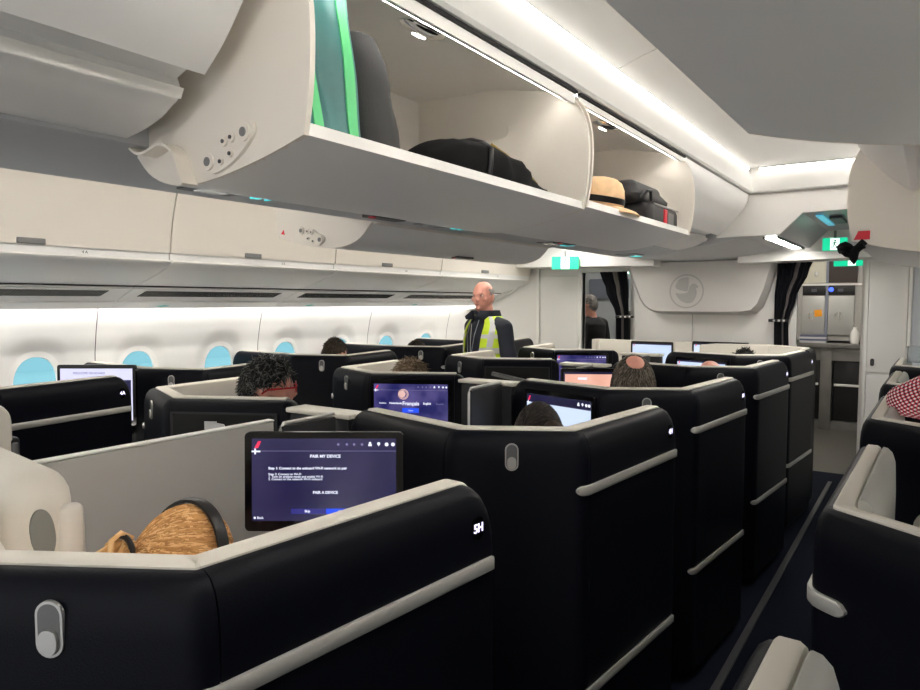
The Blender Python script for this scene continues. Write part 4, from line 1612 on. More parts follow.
# galley beyond the doorway
t = thing('galley_unit', 'galley wall with two ovens, worktop and trolley bays beyond the bundled curtain', 'galley', (0.66, 9.8, 0))
gx0, gx1 = 0.34, 1.03
bm = B()
box(bm, gx0 - 0.25, gx1 + 0.1, 9.72, 10.15, 1.10, 2.35)
obj('carcass', bm, mat('galley_carcass', (0.40, 0.39, 0.37), 0.45), t)
bm = B()
box(bm, gx0 - 0.25, gx1 + 0.06, 9.50, 10.15, 1.02, 1.075, 0.006)
obj('worktop', bm, MATS['galley_steel'], t)
bm = B()
box(bm, gx0 - 0.25, gx1 + 0.06, 9.56, 10.15, 0.86, 1.02)
obj('drawer_band', bm, STEELD, t)
for i, (xa, xb) in enumerate(((0.33, 0.588), (0.622, 0.906))):
    bm = B()
    box(bm, xa, xb, 9.695, 9.72, 1.17, 1.655, 0.006)
    o = obj('oven_door', bm, mat('oven_steel', (0.50, 0.50, 0.48), 0.35, metal=0.5), t)
    bm = B()
    M = frame_mat(((xa + xb) / 2 - 0.02, 9.693, 1.41), (0, -1, 0))
    disc(bm, M, 0, 0, 0.045, 0.0015, 24)
    obj('latch_dish', bm, CHROME, o, recalc=False)
    bm = B()
    box(bm, (xa + xb) / 2 - 0.03, (xa + xb) / 2 - 0.01, 9.675, 9.694, 1.35, 1.47, 0.004)
    obj('oven_handle', bm, METAL, o)
    bm = B()
    box(bm, xa, xb, 9.70, 9.722, 1.665, 1.785, 0.003)
    p = obj('control_panel', bm, BLACK, t)
    bm = B()
    M = frame_mat((xa + 0.06, 9.6995, 1.725), (0, -1, 0))
    plate(bm, rrect(0.06, 0.04, 0.004), Matrix.Translation((0.07, 0, 0)) @ M, 0, 0.002)
    obj('display', bm, mat('display_grey', (0.10, 0.10, 0.12), 0.3), p)
bm = B()
M = frame_mat((0.650, 9.699, 1.735), (0, -1, 0))
disc(bm, M, 0, 0, 0.028, 0.002, 18)
obj('blue_light', bm, mat('blue_led', (0.1, 0.2, 0.9), 0.4, emit=(srgb(40, 70, 240), 1.5)), t, recalc=False)
bm = B()
box(bm, 0.592, 0.618, 9.69, 9.72, 1.10, 2.10)
obj('divider_post', bm, mat('post_blue_grey', (0.25, 0.27, 0.34), 0.5), t)
bm = B()
box(bm, 0.30, 1.03, 9.68, 9.72, 1.785, 1.81)
obj('shelf', bm, TRIMW, t)
bm = B()
box(bm, 0.30, 0.588, 9.70, 9.722, 1.82, 2.22, 0.005)
o = obj('cupboard_door', bm, mat('cupboard_cream', (0.62, 0.60, 0.50), 0.4), t)
bm = B()
box(bm, 0.46, 0.50, 9.685, 9.70, 1.90, 1.96, 0.006)
obj('cupboard_latch', bm, METAL, o)
bm = B()
box(bm, 0.622, 0.93, 9.69, 9.722, 1.82, 2.22)
obj('open_cupboard', bm, mat('cupboard_brown', (0.028, 0.014, 0.010), 0.5), t)
bm = B()
box(bm, 0.572, 0.700, 9.55, 9.62, 0.0, 1.02, 0.006)
obj('bay_post', bm, STEELD, t)
bm = B()
box(bm, 0.34, 1.09, 9.58, 9.64, 0.0, 0.11)
obj('kick_plate', bm, STEELD, t)
for i, (xa, xb, lb) in enumerate(((0.16, 0.562, 'beside the foremost suite'), (0.712, 1.02, 'by the white doorway wall'))):
    c = thing('galley_trolley', 'black galley trolley with white bar handle, parked ' + lb, 'trolley', ((xa + xb) / 2, 9.75, 0.11), group='galley trolleys')
    bm = B()
    box(bm, xa, xb, 9.62, 10.1, 0.115, 0.855, 0.006)
    obj('body', bm, BLACK, c)
    bm = B()
    box(bm, xa + 0.01, xb - 0.01, 9.585, 9.605, 0.545, 0.575, 0.006)
    box(bm, xa + 0.02, xa + 0.04, 9.60, 9.625, 0.55, 0.57)
    box(bm, xb - 0.04, xb - 0.02, 9.60, 9.625, 0.55, 0.57)
    obj('bar_handle', bm, TRIMW, c)
bm = B()
plate(bm, rrect(0.085, 0.085, 0.003), frame_mat((0.515, 9.692, 1.44), (0, -1, 0)) @ Matrix.Rotation(0.12, 4, 'Z'), 0, 0.002)
bm2 = bm
tag(obj('sticky_note', bm2, mat('note_orange', srgb(255, 165, 30), 0.6, vary=0.05)), 'orange sticky note on the steel oven door', 'note')
for k in range(4):
    bm = B()
    z = 1.0765 + 0.024 * k
    x = 0.33 + 0.006 * (k % 2)
    box(bm, x, x + 0.30, 9.53, 9.66, z, z + 0.0225, 0.003)
    tag(obj('meal_tray', bm, mat('tray_blue' if k % 2 else 'tray_white', (0.12, 0.13, 0.22) if k % 2 else (0.6, 0.6, 0.62), 0.5)), ['white lowest', 'dark blue second', 'white third', 'dark blue topmost'][k] + ' tray in the stack on the galley worktop', 'tray', 'trays stacked on the galley worktop')
bm = B()
prof = [(0.045, 0.0), (0.052, 0.05), (0.050, 0.12), (0.036, 0.155), (0.022, 0.175), (0.022, 0.20)]
loft(bm, [(0.93, 9.60, 1.0765 + z, r, r) for r, z in prof], 20)
tag(obj('white_jug', bm, TRIMW), 'white jug at the end of the galley worktop by the doorway wall', 'jug')

# crew seat by the far doorway
t = thing('crew_seat', 'black crew seat back standing behind the doorway curtain', 'seat', (-1.32, 8.2, 0))
bm = B()
box(bm, -1.56, -1.10, 8.16, 8.30, 0.40, 1.47, 0.05, 4)
obj('backrest', bm, BLACK, t)
bm = B()
box(bm, -1.56, -1.10, 7.86, 8.22, 0.0, 0.45, 0.04, 3)
obj('seat', bm, BLACK, t)
bm = B()
box(bm, -2.30, -1.72, 9.05, 9.10, 1.62, 1.90, 0.02)
tag(obj('wall_locker', bm, mat('locker_dark', (0.16, 0.18, 0.22), 0.4)), 'dark locker panel on the vestibule wall above the traveller', 'locker')

# ---------------------------------------------------------------- things in the bins
t = thing('shopping_bag', 'teal shopping bag with bright green straps standing in the open centre bin', 'bag', (0.53, 1.12, 1.90))
TEAL = mat('teal_bag', srgb(52, 112, 112), 0.45, vary=0.12, vscale=9)
TGRN = mat('green_strap', srgb(88, 205, 130), 0.5)
bm = B()
nz, nx = 18, 14


def bag_pt(u, v, s):
    """front face of the bag facing the aisle; u along the cabin, v upward"""
    y = 0.922 + 0.185 * u
    z = 1.912 + 0.385 * v
    x = 0.672 - 0.05 * v + s
    x += -0.022 * math.exp(-((u - 0.60 + 0.25 * v) ** 2) / 0.012) * min(1, v * 2.0) + 0.003 * math.sin(v * 9 + u * 4)
    return (x, y - 0.012 * (1 - v) * (u < 0.1), z)


def surf(bm, f, n0, n1):
    g = [[bm.verts.new(f(i / n0, j / n1)) for j in range(n1 + 1)] for i in range(n0 + 1)]
    for i in range(n0):
        for j in range(n1):
            bm.faces.new((g[i][j], g[i + 1][j], g[i + 1][j + 1], g[i][j + 1]))
    return g


def shell_between(bm, f, g, n0, n1):
    """closed solid between two sheets"""
    a = [[bm.verts.new(f(i / n0, j / n1)) for j in range(n1 + 1)] for i in range(n0 + 1)]
    b = [[bm.verts.new(g(i / n0, j / n1)) for j in range(n1 + 1)] for i in range(n0 + 1)]
    for i in range(n0):
        for j in range(n1):
            bm.faces.new((a[i][j], a[i + 1][j], a[i + 1][j + 1], a[i][j + 1]))
            bm.faces.new((b[i][j], b[i][j + 1], b[i + 1][j + 1], b[i + 1][j]))
    for i in range(n0):
        bm.faces.new((a[i][0], b[i][0], b[i + 1][0], a[i + 1][0]))
        bm.faces.new((a[i][n1], a[i + 1][n1], b[i + 1][n1], b[i][n1]))
    for j in range(n1):
        bm.faces.new((a[0][j], a[0][j + 1], b[0][j + 1], b[0][j]))
        bm.faces.new((a[n0][j], b[n0][j], b[n0][j + 1], a[n0][j + 1]))


shell_between(bm, lambda u, v: bag_pt(u, v, 0), lambda u, v: (0.40 + 0.02 * v, 0.918 + 0.19 * u, 1.915 + 0.375 * v), nx, nz)
obj('body', bm, TEAL, t, smooth=25)
for u0, u1 in ((0.24, 0.38), (0.80, 0.95)):
    bm = B()
    shell_between(bm, lambda u, v: (bag_pt(u0 + (u1 - u0) * u, v, 0.0035)), lambda u, v: (bag_pt(u0 + (u1 - u0) * u, v, 0.0005)), 4, nz)
    obj('strap', bm, TGRN, t, smooth=25)

t = thing('black_bag', 'tall black soft bag with shoulder strap standing next to the teal bag', 'bag', (0.55, 1.32, 1.90))
bm = B()
secs = []
for k in range(13):
    v = k / 12
    w = 0.080 * (1 - 0.28 * v ** 2) if v < 0.96 else 0.050
    secs.append((0.575 - 0.03 * v, 1.218 - 0.02 * v, 1.900 + 0.300 * v, 0.085 * (1 - 0.2 * v), w, 3.0))
loft(bm, secs, 32)
for v in bm.verts:
    v.co += Vector((0.008, 0.006, 0)) * noise.noise(v.co * 14)
obj('body', bm, mat('black_canvas', (0.0065, 0.0065, 0.007), 0.65, bump=0.3, scale=260, vary=0.2, vscale=12), t, smooth=50)
bm = B()
box(bm, 0.52, 0.56, 1.185, 1.22, 2.195, 2.220, 0.006)
obj('top_tab', bm, BLACK, t)
bm = B()
tube(bm, [(0.545, 1.17, 2.19), (0.52, 1.13, 2.24), (0.49, 1.09, 2.29), (0.46, 1.02, 2.31)], 0.012, 8)
obj('shoulder_strap', bm, BLACK, t)

t = thing('backpack', 'black backpack lying on its side in the open centre bin', 'bag', (0.55, 1.76, 1.90))
bm = B()


def bp(u, v):
    """pillow shaped body, u 0..1 along the cabin, v around"""
    a = 2 * PI * v
    e = max(0.06, math.sin(PI * min(max(u, 0.0), 1.0)) ** 0.30)
    hgt = 0.070 * (1.18 - 0.45 * u) * e
    dep = 0.115 * e
    z = 1.898 + 0.01 * (1 - u) + hgt * (1 + math.copysign(abs(math.sin(a)) ** 0.7, math.sin(a)))
    x = 0.575 + dep * math.copysign(abs(math.cos(a)) ** 0.7, math.cos(a))
    y = 1.40 + 0.64 * u
    p = Vector((x, y, z))
    k = noise.noise(p * 13) * 0.012 + noise.noise(p * 38) * 0.004
    return p + Vector((k, k, k))


g = [[bm.verts.new(bp(i / 36, j / 26)) for j in range(26)] for i in range(37)]
for i in range(36):
    for j in range(26):
        bm.faces.new((g[i][j], g[i + 1][j], g[i + 1][(j + 1) % 26], g[i][(j + 1) % 26]))
bm.faces.new(g[0])
bm.faces.new(g[36][::-1])
obj('body', bm, CLOTHB, t, smooth=50)
bm = B()
pts = [Vector(bp(u, 0.18)) + Vector((0.004, 0, 0.006)) for u in (0.42, 0.55, 0.68, 0.80, 0.90)]
tube(bm, pts, 0.004, 8)
obj('zip', bm, mat('zip_tan', srgb(150, 125, 60), 0.4), t)
bm = B()
pts = [Vector(bp(0.30, q)) + Vector((0.004, 0, 0.002)) for q in (-0.06, 0.0, 0.06, 0.12, 0.2, 0.28)]
tube(bm, pts, 0.007, 8)
pts = [Vector(bp(u, 0.0)) + Vector((0.006, 0, -0.01)) for u in (0.84, 0.90, 0.96)] + [Vector((0.675, 2.07, 1.93)), Vector((0.68, 2.09, 1.925))]
tube(bm, pts, 0.008, 8)
obj('strap', bm, BLACK, t)

t = thing('straw_hat', 'straw hat with dark band resting in the second open bin', 'hat', (0.56, 2.56, 1.93))
STRAW = mat('straw', srgb(238, 200, 155), 0.7, bump=0.6, scale=500, vary=0.08, vscale=40)
hx, hy, hz = 0.612, 2.545, 1.968
M = Matrix.Translation((hx, hy, hz)) @ Matrix.Rotation(math.radians(10), 4, 'Y')
bm = B()
loft(bm, [(0, 0, z, r, r * 1.05) for z, r in ((0.0, 0.088), (0.03, 0.086), (0.06, 0.080), (0.085, 0.066), (0.098, 0.045), (0.103, 0.015))], 32)
bm.transform(M)
obj('crown', bm, STRAW, t, smooth=60)
bm = B()
loft(bm, [(0, 0, z, r, r * 1.05) for z, r in ((0.004, 0.090), (0.027, 0.0885))], 32, cap=False)
bmesh.ops.solidify(bm, geom=bm.faces[:], thickness=0.002)
bm.transform(M)
obj('hat_band', bm, BLACK, t)
bm = B()
ri = []
for z, r in ((-0.001, 0.06), (-0.004, 0.10), (-0.012, 0.135), (-0.022, 0.152), (-0.027, 0.150), (-0.018, 0.132), (-0.009, 0.10), (-0.006, 0.06)):
    ri.append([bm.verts.new((r * math.cos(2 * PI * k / 36), r * 1.1 * math.sin(2 * PI * k / 36), z)) for k in range(36)])
for a, b in zip(ri, ri[1:] + ri[:1]):
    for k in range(36):
        bm.faces.new((a[k], a[(k + 1) % 36], b[(k + 1) % 36], b[k]))
bm.transform(M)
obj('brim', bm, STRAW, t, smooth=60)
bm = B()
box(bm, 0.48, 0.69, 2.40, 2.80, 1.912, 1.938, 0.003)
tag(obj('flat_box', bm, mat('box_peach', srgb(205, 165, 135), 0.7)), 'flat peach-coloured box under the straw hat', 'box')

t = thing('wheeled_suitcase', 'black suitcase with red tag lying in the second open bin', 'suitcase', (0.52, 3.07, 1.90))
SC = mat('suitcase_cloth', (0.016, 0.016, 0.018), 0.55, bump=0.4, scale=320)
bm = B()
box(bm, 0.42, 0.69, 2.90, 3.28, 1.905, 2.02, 0.03, 4)
obj('lower_body', bm, SC, t, smooth=50)
bm = B()
box(bm, 0.39, 0.65, 2.84, 3.27, 2.016, 2.115, 0.035, 4)
for v in bm.verts:
    if v.co.z > 2.06:
        v.co.y += (0.02 if v.co.y < 3.0 else -0.05)
        v.co.x -= 0.02
obj('upper_body', bm, SC, t, smooth=50)
bm = B()
tube(bm, [(0.690, 2.93, 2.010), (0.694, 3.1, 2.010), (0.690, 3.26, 2.010)], 0.004, 6)
tube(bm, [(0.60, 3.28, 2.08), (0.61, 3.30, 2.05), (0.60, 3.31, 2.02)], 0.005, 6)
obj('zip', bm, METAL, t)
bm = B()
tube(bm, [(0.65, 2.88, 2.035), (0.672, 2.89, 2.06), (0.675, 2.93, 2.065), (0.668, 2.96, 2.03)], 0.007, 8)
obj('carry_handle', bm, BLACK, t)
bm = B()
box(bm, 0.689, 0.695, 3.06, 3.10, 1.925, 2.0, 0.002)
obj('red_tag', bm, RED, t)
bm = B()
box(bm, 0.689, 0.696, 3.11, 3.19, 1.935, 1.99, 0.003)
obj('name_label', bm, MGREY, t)

# black strap bundle hanging at the corner of the near-side open bin
t = thing('hanging_strap', 'black strap bundle hanging from the corner of the open window-side bin', 'strap', (1.36, 2.98, 1.84))
bm = B()
pts = smooth_poly([(1.385, 2.92), (1.42, 2.935), (1.465, 2.93)], 4)
for k, (dz, w) in enumerate(((1.776, 0.013), (1.760, 0.014))):
    tube(bm, [(x, y - 0.01 * k, dz + 0.012 * math.sin(i * 0.9 + k) + (x - 1.385) * 0.2) for i, (x, y) in enumerate(pts)], w, 10)
tube(bm, [(1.43, 2.925, 1.758), (1.433, 2.925, 1.736), (1.434, 2.925, 1.72)], 0.02, 8, rr=[0.020, 0.013, 0.003])
obj('webbing', bm, CLOTHB, t)

for o_ in list(C.objects):
    if o_.parent is None and o_.name in ('shopping_bag', 'black_bag', 'backpack'):
        o_.location.z -= 0.024
    if o_.parent is None and o_.name in ('straw_hat', 'wheeled_suitcase', 'flat_box'):
        o_.location.z -= 0.014
        o_.location.y -= 0.03

# clear box on the foremost window-side suite
t = thing('clear_box', 'clear plastic box standing on the foremost window-side suite', 'box', (1.62, 4.86, 1.2))
PL = bpy.data.materials.new('clear_plastic')
PL.use_nodes = True
PL.node_tree.nodes['Principled BSDF'].inputs['Transmission Weight'].default_value = 0.9
PL.node_tree.nodes['Principled BSDF'].inputs['Roughness'].default_value = 0.08
PL.node_tree.nodes['Principled BSDF'].inputs['Base Color'].default_value = (0.85, 0.9, 0.92, 1)
bm = B()
for a in ((1.57, 1.76, 4.82, 4.824), (1.57, 1.76, 4.956, 4.96), (1.57, 1.574, 4.824, 4.956), (1.756, 1.76, 4.824, 4.956)):
    box(bm, *a, 1.228, 1.315)
box(bm, 1.57, 1.76, 4.82, 4.96, 1.226, 1.2305)
obj('tub', bm, PL, t, smooth=0)
bm = B()
box(bm, 1.565, 1.765, 4.815, 4.965, 1.315, 1.320, 0.001)
obj('lid', bm, PL, t, smooth=0)
# ---------------------------------------------------------------- people
def remesh(bm, voxel, it=2):
    me = bpy.data.meshes.new('tmp')
    bmesh.ops.recalc_face_normals(bm, faces=bm.faces[:])
    bm.to_mesh(me)
    bm.free()
    o = bpy.data.objects.new('tmp', me)
    C.objects.link(o)
    m = o.modifiers.new('r', 'REMESH')
    m.mode = 'VOXEL'
    m.voxel_size = voxel
    if it:
        s = o.modifiers.new('s', 'SMOOTH')
        s.iterations = it
        s.factor = 0.5
    dg = bpy.context.evaluated_depsgraph_get()
    e = bpy.data.meshes.new_from_object(o.evaluated_get(dg))
    r = bmesh.new()
    r.from_mesh(e)
    bpy.data.objects.remove(o)
    bpy.data.meshes.remove(me)
    bpy.data.meshes.remove(e)
    return r


def head_bm(bm, c, M=None):
    """head of 0.235 m, facing +y, centre c"""
    t = bmesh.new()
    bmesh.ops.create_uvsphere(t, u_segments=28, v_segments=20, radius=1)
    for v in t.verts:
        x, y, z = v.co
        q_ = (max(1 - abs(z) ** 2.5, 0)) ** (1 / 2.1) / max(math.sqrt(max(1 - z * z, 0)), 1e-3) if abs(z) < 0.999 else 1
        x, y = x * min(q_, 1.6), y * min(q_, 1.6)
        px, py, pz = x * 0.076, y * 0.098, z * 0.118
        if pz < -0.02:
            k = min((-pz - 0.02) / 0.098, 1)
            px *= 1 - 0.30 * k
            py *= (1 - 0.06 * k) if py > 0 else (1 - 0.42 * k)
            py += 0.012 * k
        v.co = Vector((px, py, pz))
    ball(t, (0, 0.100, -0.022), 0.0135, 0.020, 0.018)
    ball(t, (0, 0.094, 0.002), 0.008, 0.014, 0.026)
    ball(t, (0, 0.080, 0.026), 0.052, 0.018, 0.010)
    ball(t, (0, 0.080, -0.092), 0.026, 0.020, 0.018)
    ball(t, (0, 0.087, -0.056), 0.024, 0.012, 0.009)
    for s in (-1, 1):
        ball(t, (s * 0.046, 0.066, -0.022), 0.022, 0.018, 0.020)
        ball(t, (s * 0.079, -0.008, -0.012), 0.009, 0.019, 0.032)
        ball(t, (s * 0.083, -0.016, -0.004), 0.006, 0.012, 0.022)
    for v in t.verts:
        v.co = Vector(c) + (M @ v.co if M else v.co)
    merge(bm, t)


def arm_hand(bm, sh, el, wr, r=(0.050, 0.040, 0.029), hand=True, curl=0.6, fwd=None, side=1):
    capsule(bm, sh, el, r[0], r[1])
    capsule(bm, el, wr, r[1], r[2])
    if not hand:
        return
    d = (Vector(wr) - Vector(el)).normalized()
    sd = d.cross(Vector((0, 0, 1)) if abs(d.z) < 0.9 else Vector((0, 1, 0))).normalized()
    nn = d.cross(sd)
    w = Vector(wr)
    capsule(bm, w, w + d * 0.085, 0.026, 0.030)
    for k, (o, L) in enumerate(((-0.030, 0.068), (-0.010, 0.078), (0.010, 0.074), (0.029, 0.058))):
        b0 = w + d * 0.085 + sd * o
        b1 = b0 + (d * math.cos(curl * .5) + nn * math.sin(curl * .5)) * L * 0.5
        b2 = b1 + (d * math.cos(curl * 1.3) + nn * math.sin(curl * 1.3)) * L * 0.5
        capsule(bm, b0 - d * 0.02, b1, 0.0095, 0.0085, 8)
        capsule(bm, b1, b2, 0.0085, 0.0075, 8)
    t0 = w + d * 0.02 - sd * 0.022 * side
    t1 = t0 + d * 0.035 - sd * 0.028 * side + nn * 0.012
    capsule(bm, t0, t1, 0.011, 0.0095, 8)
    capsule(bm, t1, t1 + d * 0.032 + nn * 0.01, 0.0095, 0.008, 8)


def short_mask(d):
    thr = (-0.04 + 0.56 * d.y) if d.y > 0 else (-0.04 + 0.62 * d.y)
    if abs(d.x) > 0.75 and -0.35 < d.y < 0.25 and d.z < 0.12:
        return False
    return d.z > thr


def to_flow(comb, q, old):
    d = Vector((q.x / 0.079, q.y / 0.101, q.z / 0.121)).normalized()
    f = comb(d)
    n = Vector((d.x / 0.079, d.y / 0.101, d.z / 0.121)).normalized()
    f = f - n * f.dot(n)
    return f.normalized() if f.length > 1e-4 else old


def hair(parent, c, M, m, mask=short_mask, n=700, length=0.028, curl=0.5, lift=0.5, comb=None, thick=0.0016, cap=1.05, seed=1, bump=0.004):
    """a cap under many fine strands, ONE mesh"""
    rnd = random.Random(seed)
    bm = B()
    t = bmesh.new()
    bmesh.ops.create_uvsphere(t, u_segments=36, v_segments=26, radius=1)
    kill = [v for v in t.verts if not mask(v.co.normalized())]
    bmesh.ops.delete(t, geom=kill, context='VERTS')
    for v in t.verts:
        d = v.co.normalized()
        q = cap + bump * 8 * noise.noise(d * 7 + Vector((seed, 0, 0)))
        p = Vector((d.x * 0.077 * q, d.y * 0.099 * q, d.z * 0.119 * q))
        if p.z < -0.02 and p.y < 0:
            p.y *= 1 - 0.30 * min((-p.z - 0.02) / 0.098, 1)
        v.co = p
    if len(t.faces):
        bmesh.ops.solidify(t, geom=t.faces[:], thickness=0.006)
    merge(bm, t)
    k = 0
    tries = 0
    while k < n and tries < n * 20:
        tries += 1
        d = Vector((rnd.gauss(0, 1), rnd.gauss(0, 1), rnd.gauss(0, 1))).normalized()
        if not mask(d):
            continue
        k += 1
        g_ = max(1.0, cap / 1.04)
        p = Vector((d.x * 0.079 * g_, d.y * 0.101 * g_, d.z * 0.121 * g_))
        if p.z < -0.02 and p.y < 0:
            p.y *= 1 - 0.30 * min((-p.z - 0.02) / 0.098, 1)
        flow = comb(d) if comb else Vector((rnd.gauss(0, 1), rnd.gauss(0, 1) - 0.5, rnd.gauss(0, 1) - 0.6))
        flow = flow - d * flow.dot(d)
        if flow.length < 1e-3:
            continue
        flow.normalize()
        L = length * rnd.uniform(0.6, 1.3)
        pts = []
        dirv = (flow + d * lift * rnd.uniform(0.4, 1.2)).normalized()
        wob = Vector((rnd.gauss(0, 1), rnd.gauss(0, 1), rnd.gauss(0, 1))) * curl
        q = p.copy()
        for s in range(8 if lift == 0 else 5):
            if lift == 0:
                e = Vector((q.x / 0.077, q.y / 0.099, q.z / 0.119))
                q = q * (cap * rnd.uniform(1.012, 1.062) / max(e.length, 1e-4))
                dirv = to_flow(comb, q, dirv)
            pts.append(q.copy())
            dirv = (dirv + wob * 0.22 - d * 0.16 * lift).normalized()
            q = q + dirv * L / 4
        tb = bmesh.new()
        tube(tb, pts, thick, 4, cap=False, rr=[thick] * (len(pts) - 3) + [thick * 0.9, thick * 0.7, thick * 0.25])
        merge(bm, tb, mi=rnd.choice((0, 1, 2)) if isinstance(m, (list, tuple)) else 0)
    for v in bm.verts:
        v.co = Vector(c) + M @ v.co
    return obj('hair', bm, m, parent, world=False, smooth=80, recalc=False)


def hair_mat(name, a, b, scale=60, rough=0.5):
    m = bpy.data.materials.new(name)
    m.use_nodes = True
    nt = m.node_tree
    bs = nt.nodes['Principled BSDF']
    bs.inputs['Roughness'].default_value = rough
    bs.inputs['Specular IOR Level'].default_value = 0.12
    tc = nt.nodes.new('ShaderNodeTexCoord')
    n = nt.nodes.new('ShaderNodeTexNoise')
    n.inputs['Scale'].default_value = scale
    n.inputs['Detail'].default_value = 3
    r = nt.nodes.new('ShaderNodeValToRGB')
    r.color_ramp.elements[0].color = (*a, 1)
    r.color_ramp.elements[1].color = (*b, 1)
    r.color_ramp.elements[0].position = 0.35
    r.color_ramp.elements[1].position = 0.68
    nt.links.new(tc.outputs['Object'], n.inputs['Vector'])
    nt.links.new(n.outputs['Fac'], r.inputs['Fac'])
    nt.links.new(r.outputs['Color'], bs.inputs['Base Color'])
    return m


EYEW = mat('eye_white', (0.75, 0.73, 0.70), 0.3)
EYED = mat('eye_dark', (0.03, 0.025, 0.02), 0.2)
LIP = mat('lip', srgb(165, 95, 90), 0.5)


def face(t, c, M, skinm=None):
    bm = B()
    for s in (-1, 1):
        ball(bm, (s * 0.031, 0.082, 0.006), 0.012, 0.009, 0.0065, 12, 8)
    bm.transform(Matrix.Translation(c) @ M.to_4x4())
    e = obj('eye', bm, EYEW, t, world=False)
    bm = B()
    for s in (-1, 1):
        ball(bm, (s * 0.031, 0.0895, 0.006), 0.0052, 0.003, 0.0055, 10, 8)
    bm.transform(Matrix.Translation(c) @ M.to_4x4())
    obj('iris', bm, EYED, e, world=False)
    bm = B()
    ball(bm, (0, 0.0955, -0.058), 0.021, 0.006, 0.0035, 14, 8)
    bm.transform(Matrix.Translation(c) @ M.to_4x4())
    obj('mouth', bm, LIP, t, world=False)


def seated(label, x, y, ztop, rot, skinm, shirt, hspec, turn=0.0, tilt=0.0, nod=0.0, vox=0.010, lean=(0, 0)):
    """a passenger sitting on the suite's cushion (0.46 m); local frame faces +y"""
    t = thing('person', label, 'person', (x, y, 0), rot)
    hz = ztop - 0.125
    M = Matrix.Rotation(turn, 3, 'Z') @ Matrix.Rotation(tilt, 3, 'Y') @ Matrix.Rotation(nod, 3, 'X')
    hc = Vector((lean[0], lean[1] + 0.02, hz))
    sz = hz - 0.245
    bm = B()
    head_bm(bm, hc, M)
    lx, ly = lean[0] * 0.8, lean[1] * 0.8
    capsule(bm, (lx, ly - 0.02, sz - 0.02), (lean[0], lean[1] - 0.005, hz - 0.06), 0.062, 0.055)
    f = lambda z: 0.50 + (z - 0.50) * (sz - 0.50) / 0.48
    loft(bm, [(0, -0.02, 0.44, 0.16, 0.12), (0, -0.02, f(0.56), 0.165, 0.115), (lx * .4, -0.02, f(0.70), 0.150, 0.105), (lx * .7, ly * .7 - 0.02, f(0.86), 0.170, 0.115), (lx, ly - 0.02, f(0.97), 0.172, 0.098), (lx, ly - 0.02, f(1.02), 0.120, 0.07), (lx, ly - .02, f(1.04), 0.06, 0.05)])
    arms = []
    for s in (-1, 1):
        sh = (lx + s * 0.175, ly - 0.02, sz - 0.035)
        el = (s * 0.225, 0.04, f(0.70))
        wr = (s * 0.15, 0.27, f(0.66))
        arms.append((sh, el, wr))
        capsule(bm, (lx + s * 0.08, ly - .02, sz - 0.02), sh, 0.06, 0.055)
        arm_hand(bm, sh, el, wr, side=s)
        capsule(bm, (s * 0.09, 0.0, 0.535), (s * 0.11, 0.43, 0.53), 0.078, 0.058)
        capsule(bm, (s * 0.11, 0.43, 0.53), (s * 0.11, 0.47, 0.12), 0.055, 0.038)
        capsule(bm, (s * 0.11, 0.44, 0.05), (s * 0.12, 0.62, 0.035), 0.040, 0.032)
    b2 = B()
    loft(b2, [(0, -0.02, 0.46, 0.175, 0.135), (0, -0.02, f(0.56), 0.178, 0.128), (lx * .4, -0.02, f(0.70), 0.163, 0.118), (lx * .7, ly * .7 - 0.02, f(0.86), 0.183, 0.128), (lx, ly - 0.02, f(0.97), 0.184, 0.110), (lx, ly - .02, f(1.025), 0.125, 0.082), (lx, ly - .02, f(1.05), 0.072, 0.070)])
    for s, (sh, el, wr) in zip((-1, 1), arms):
        capsule(b2, (lx + s * 0.08, ly - .02, sz - 0.02), sh, 0.071, 0.066)
        capsule(b2, sh, el, 0.062, 0.053)
        capsule(b2, el, Vector(el).lerp(Vector(wr), 0.82), 0.053, 0.043)
    obj('body', remesh(bm, vox), skinm, t, world=False, smooth=80)
    obj('shirt', remesh(b2, 0.014), shirt, t, world=False, smooth=80)
    b3 = B()
    for s in (-1, 1):
        capsule(b3, (s * 0.085, -0.03, 0.535), (s * 0.11, 0.43, 0.53), 0.095, 0.068)
        capsule(b3, (s * 0.11, 0.43, 0.53), (s * 0.11, 0.47, 0.14), 0.066, 0.054)
    obj('trousers', remesh(b3, 0.014), mat('trousers_dark', (0.02, 0.022, 0.03), 0.8), t, world=False, smooth=80)
    if vox <= 0.009:
        face(t, hc, M)
    if hspec:
        hair(t, hc, M, **hspec)
    return t, hc, M


H_GREY = hair_mat('hair_black_grey', (0.010, 0.010, 0.010), (0.20, 0.195, 0.185), 120)
H_BROWN = hair_mat('hair_brown', (0.018, 0.012, 0.009), (0.06, 0.042, 0.03), 90)
H_DARK = hair_mat('hair_dark', (0.007, 0.0055, 0.0045), (0.036, 0.026, 0.02), 60)
H_SANDY = hair_mat('hair_sandy', (0.14, 0.09, 0.055), (0.36, 0.27, 0.19), 90)
H_SALT = hair_mat('hair_salt', (0.045, 0.036, 0.028), (0.16, 0.135, 0.11), 110)
H_BLOND = hair_mat('hair_blond', srgb(206, 150, 94), srgb(244, 202, 146), 130, 0.42)
H_SILV = hair_mat('hair_silver', (0.16, 0.15, 0.14), (0.35, 0.33, 0.31), 90)
H_BLK = hair_mat('hair_black', (0.004, 0.004, 0.004), (0.016, 0.015, 0.014), 90)
SH_NAVY = mat('shirt_navy', (0.012, 0.015, 0.03), 0.8, bump=0.2, scale=300)
SH_GREY = mat('shirt_grey', (0.10, 0.10, 0.11), 0.8, bump=0.2, scale=300)
SH_BLACK = mat('shirt_black', (0.008, 0.008, 0.009), 0.85, bump=0.2, scale=300)
SH_BLUE = mat('shirt_blue', (0.05, 0.08, 0.16), 0.8, bump=0.2, scale=300)

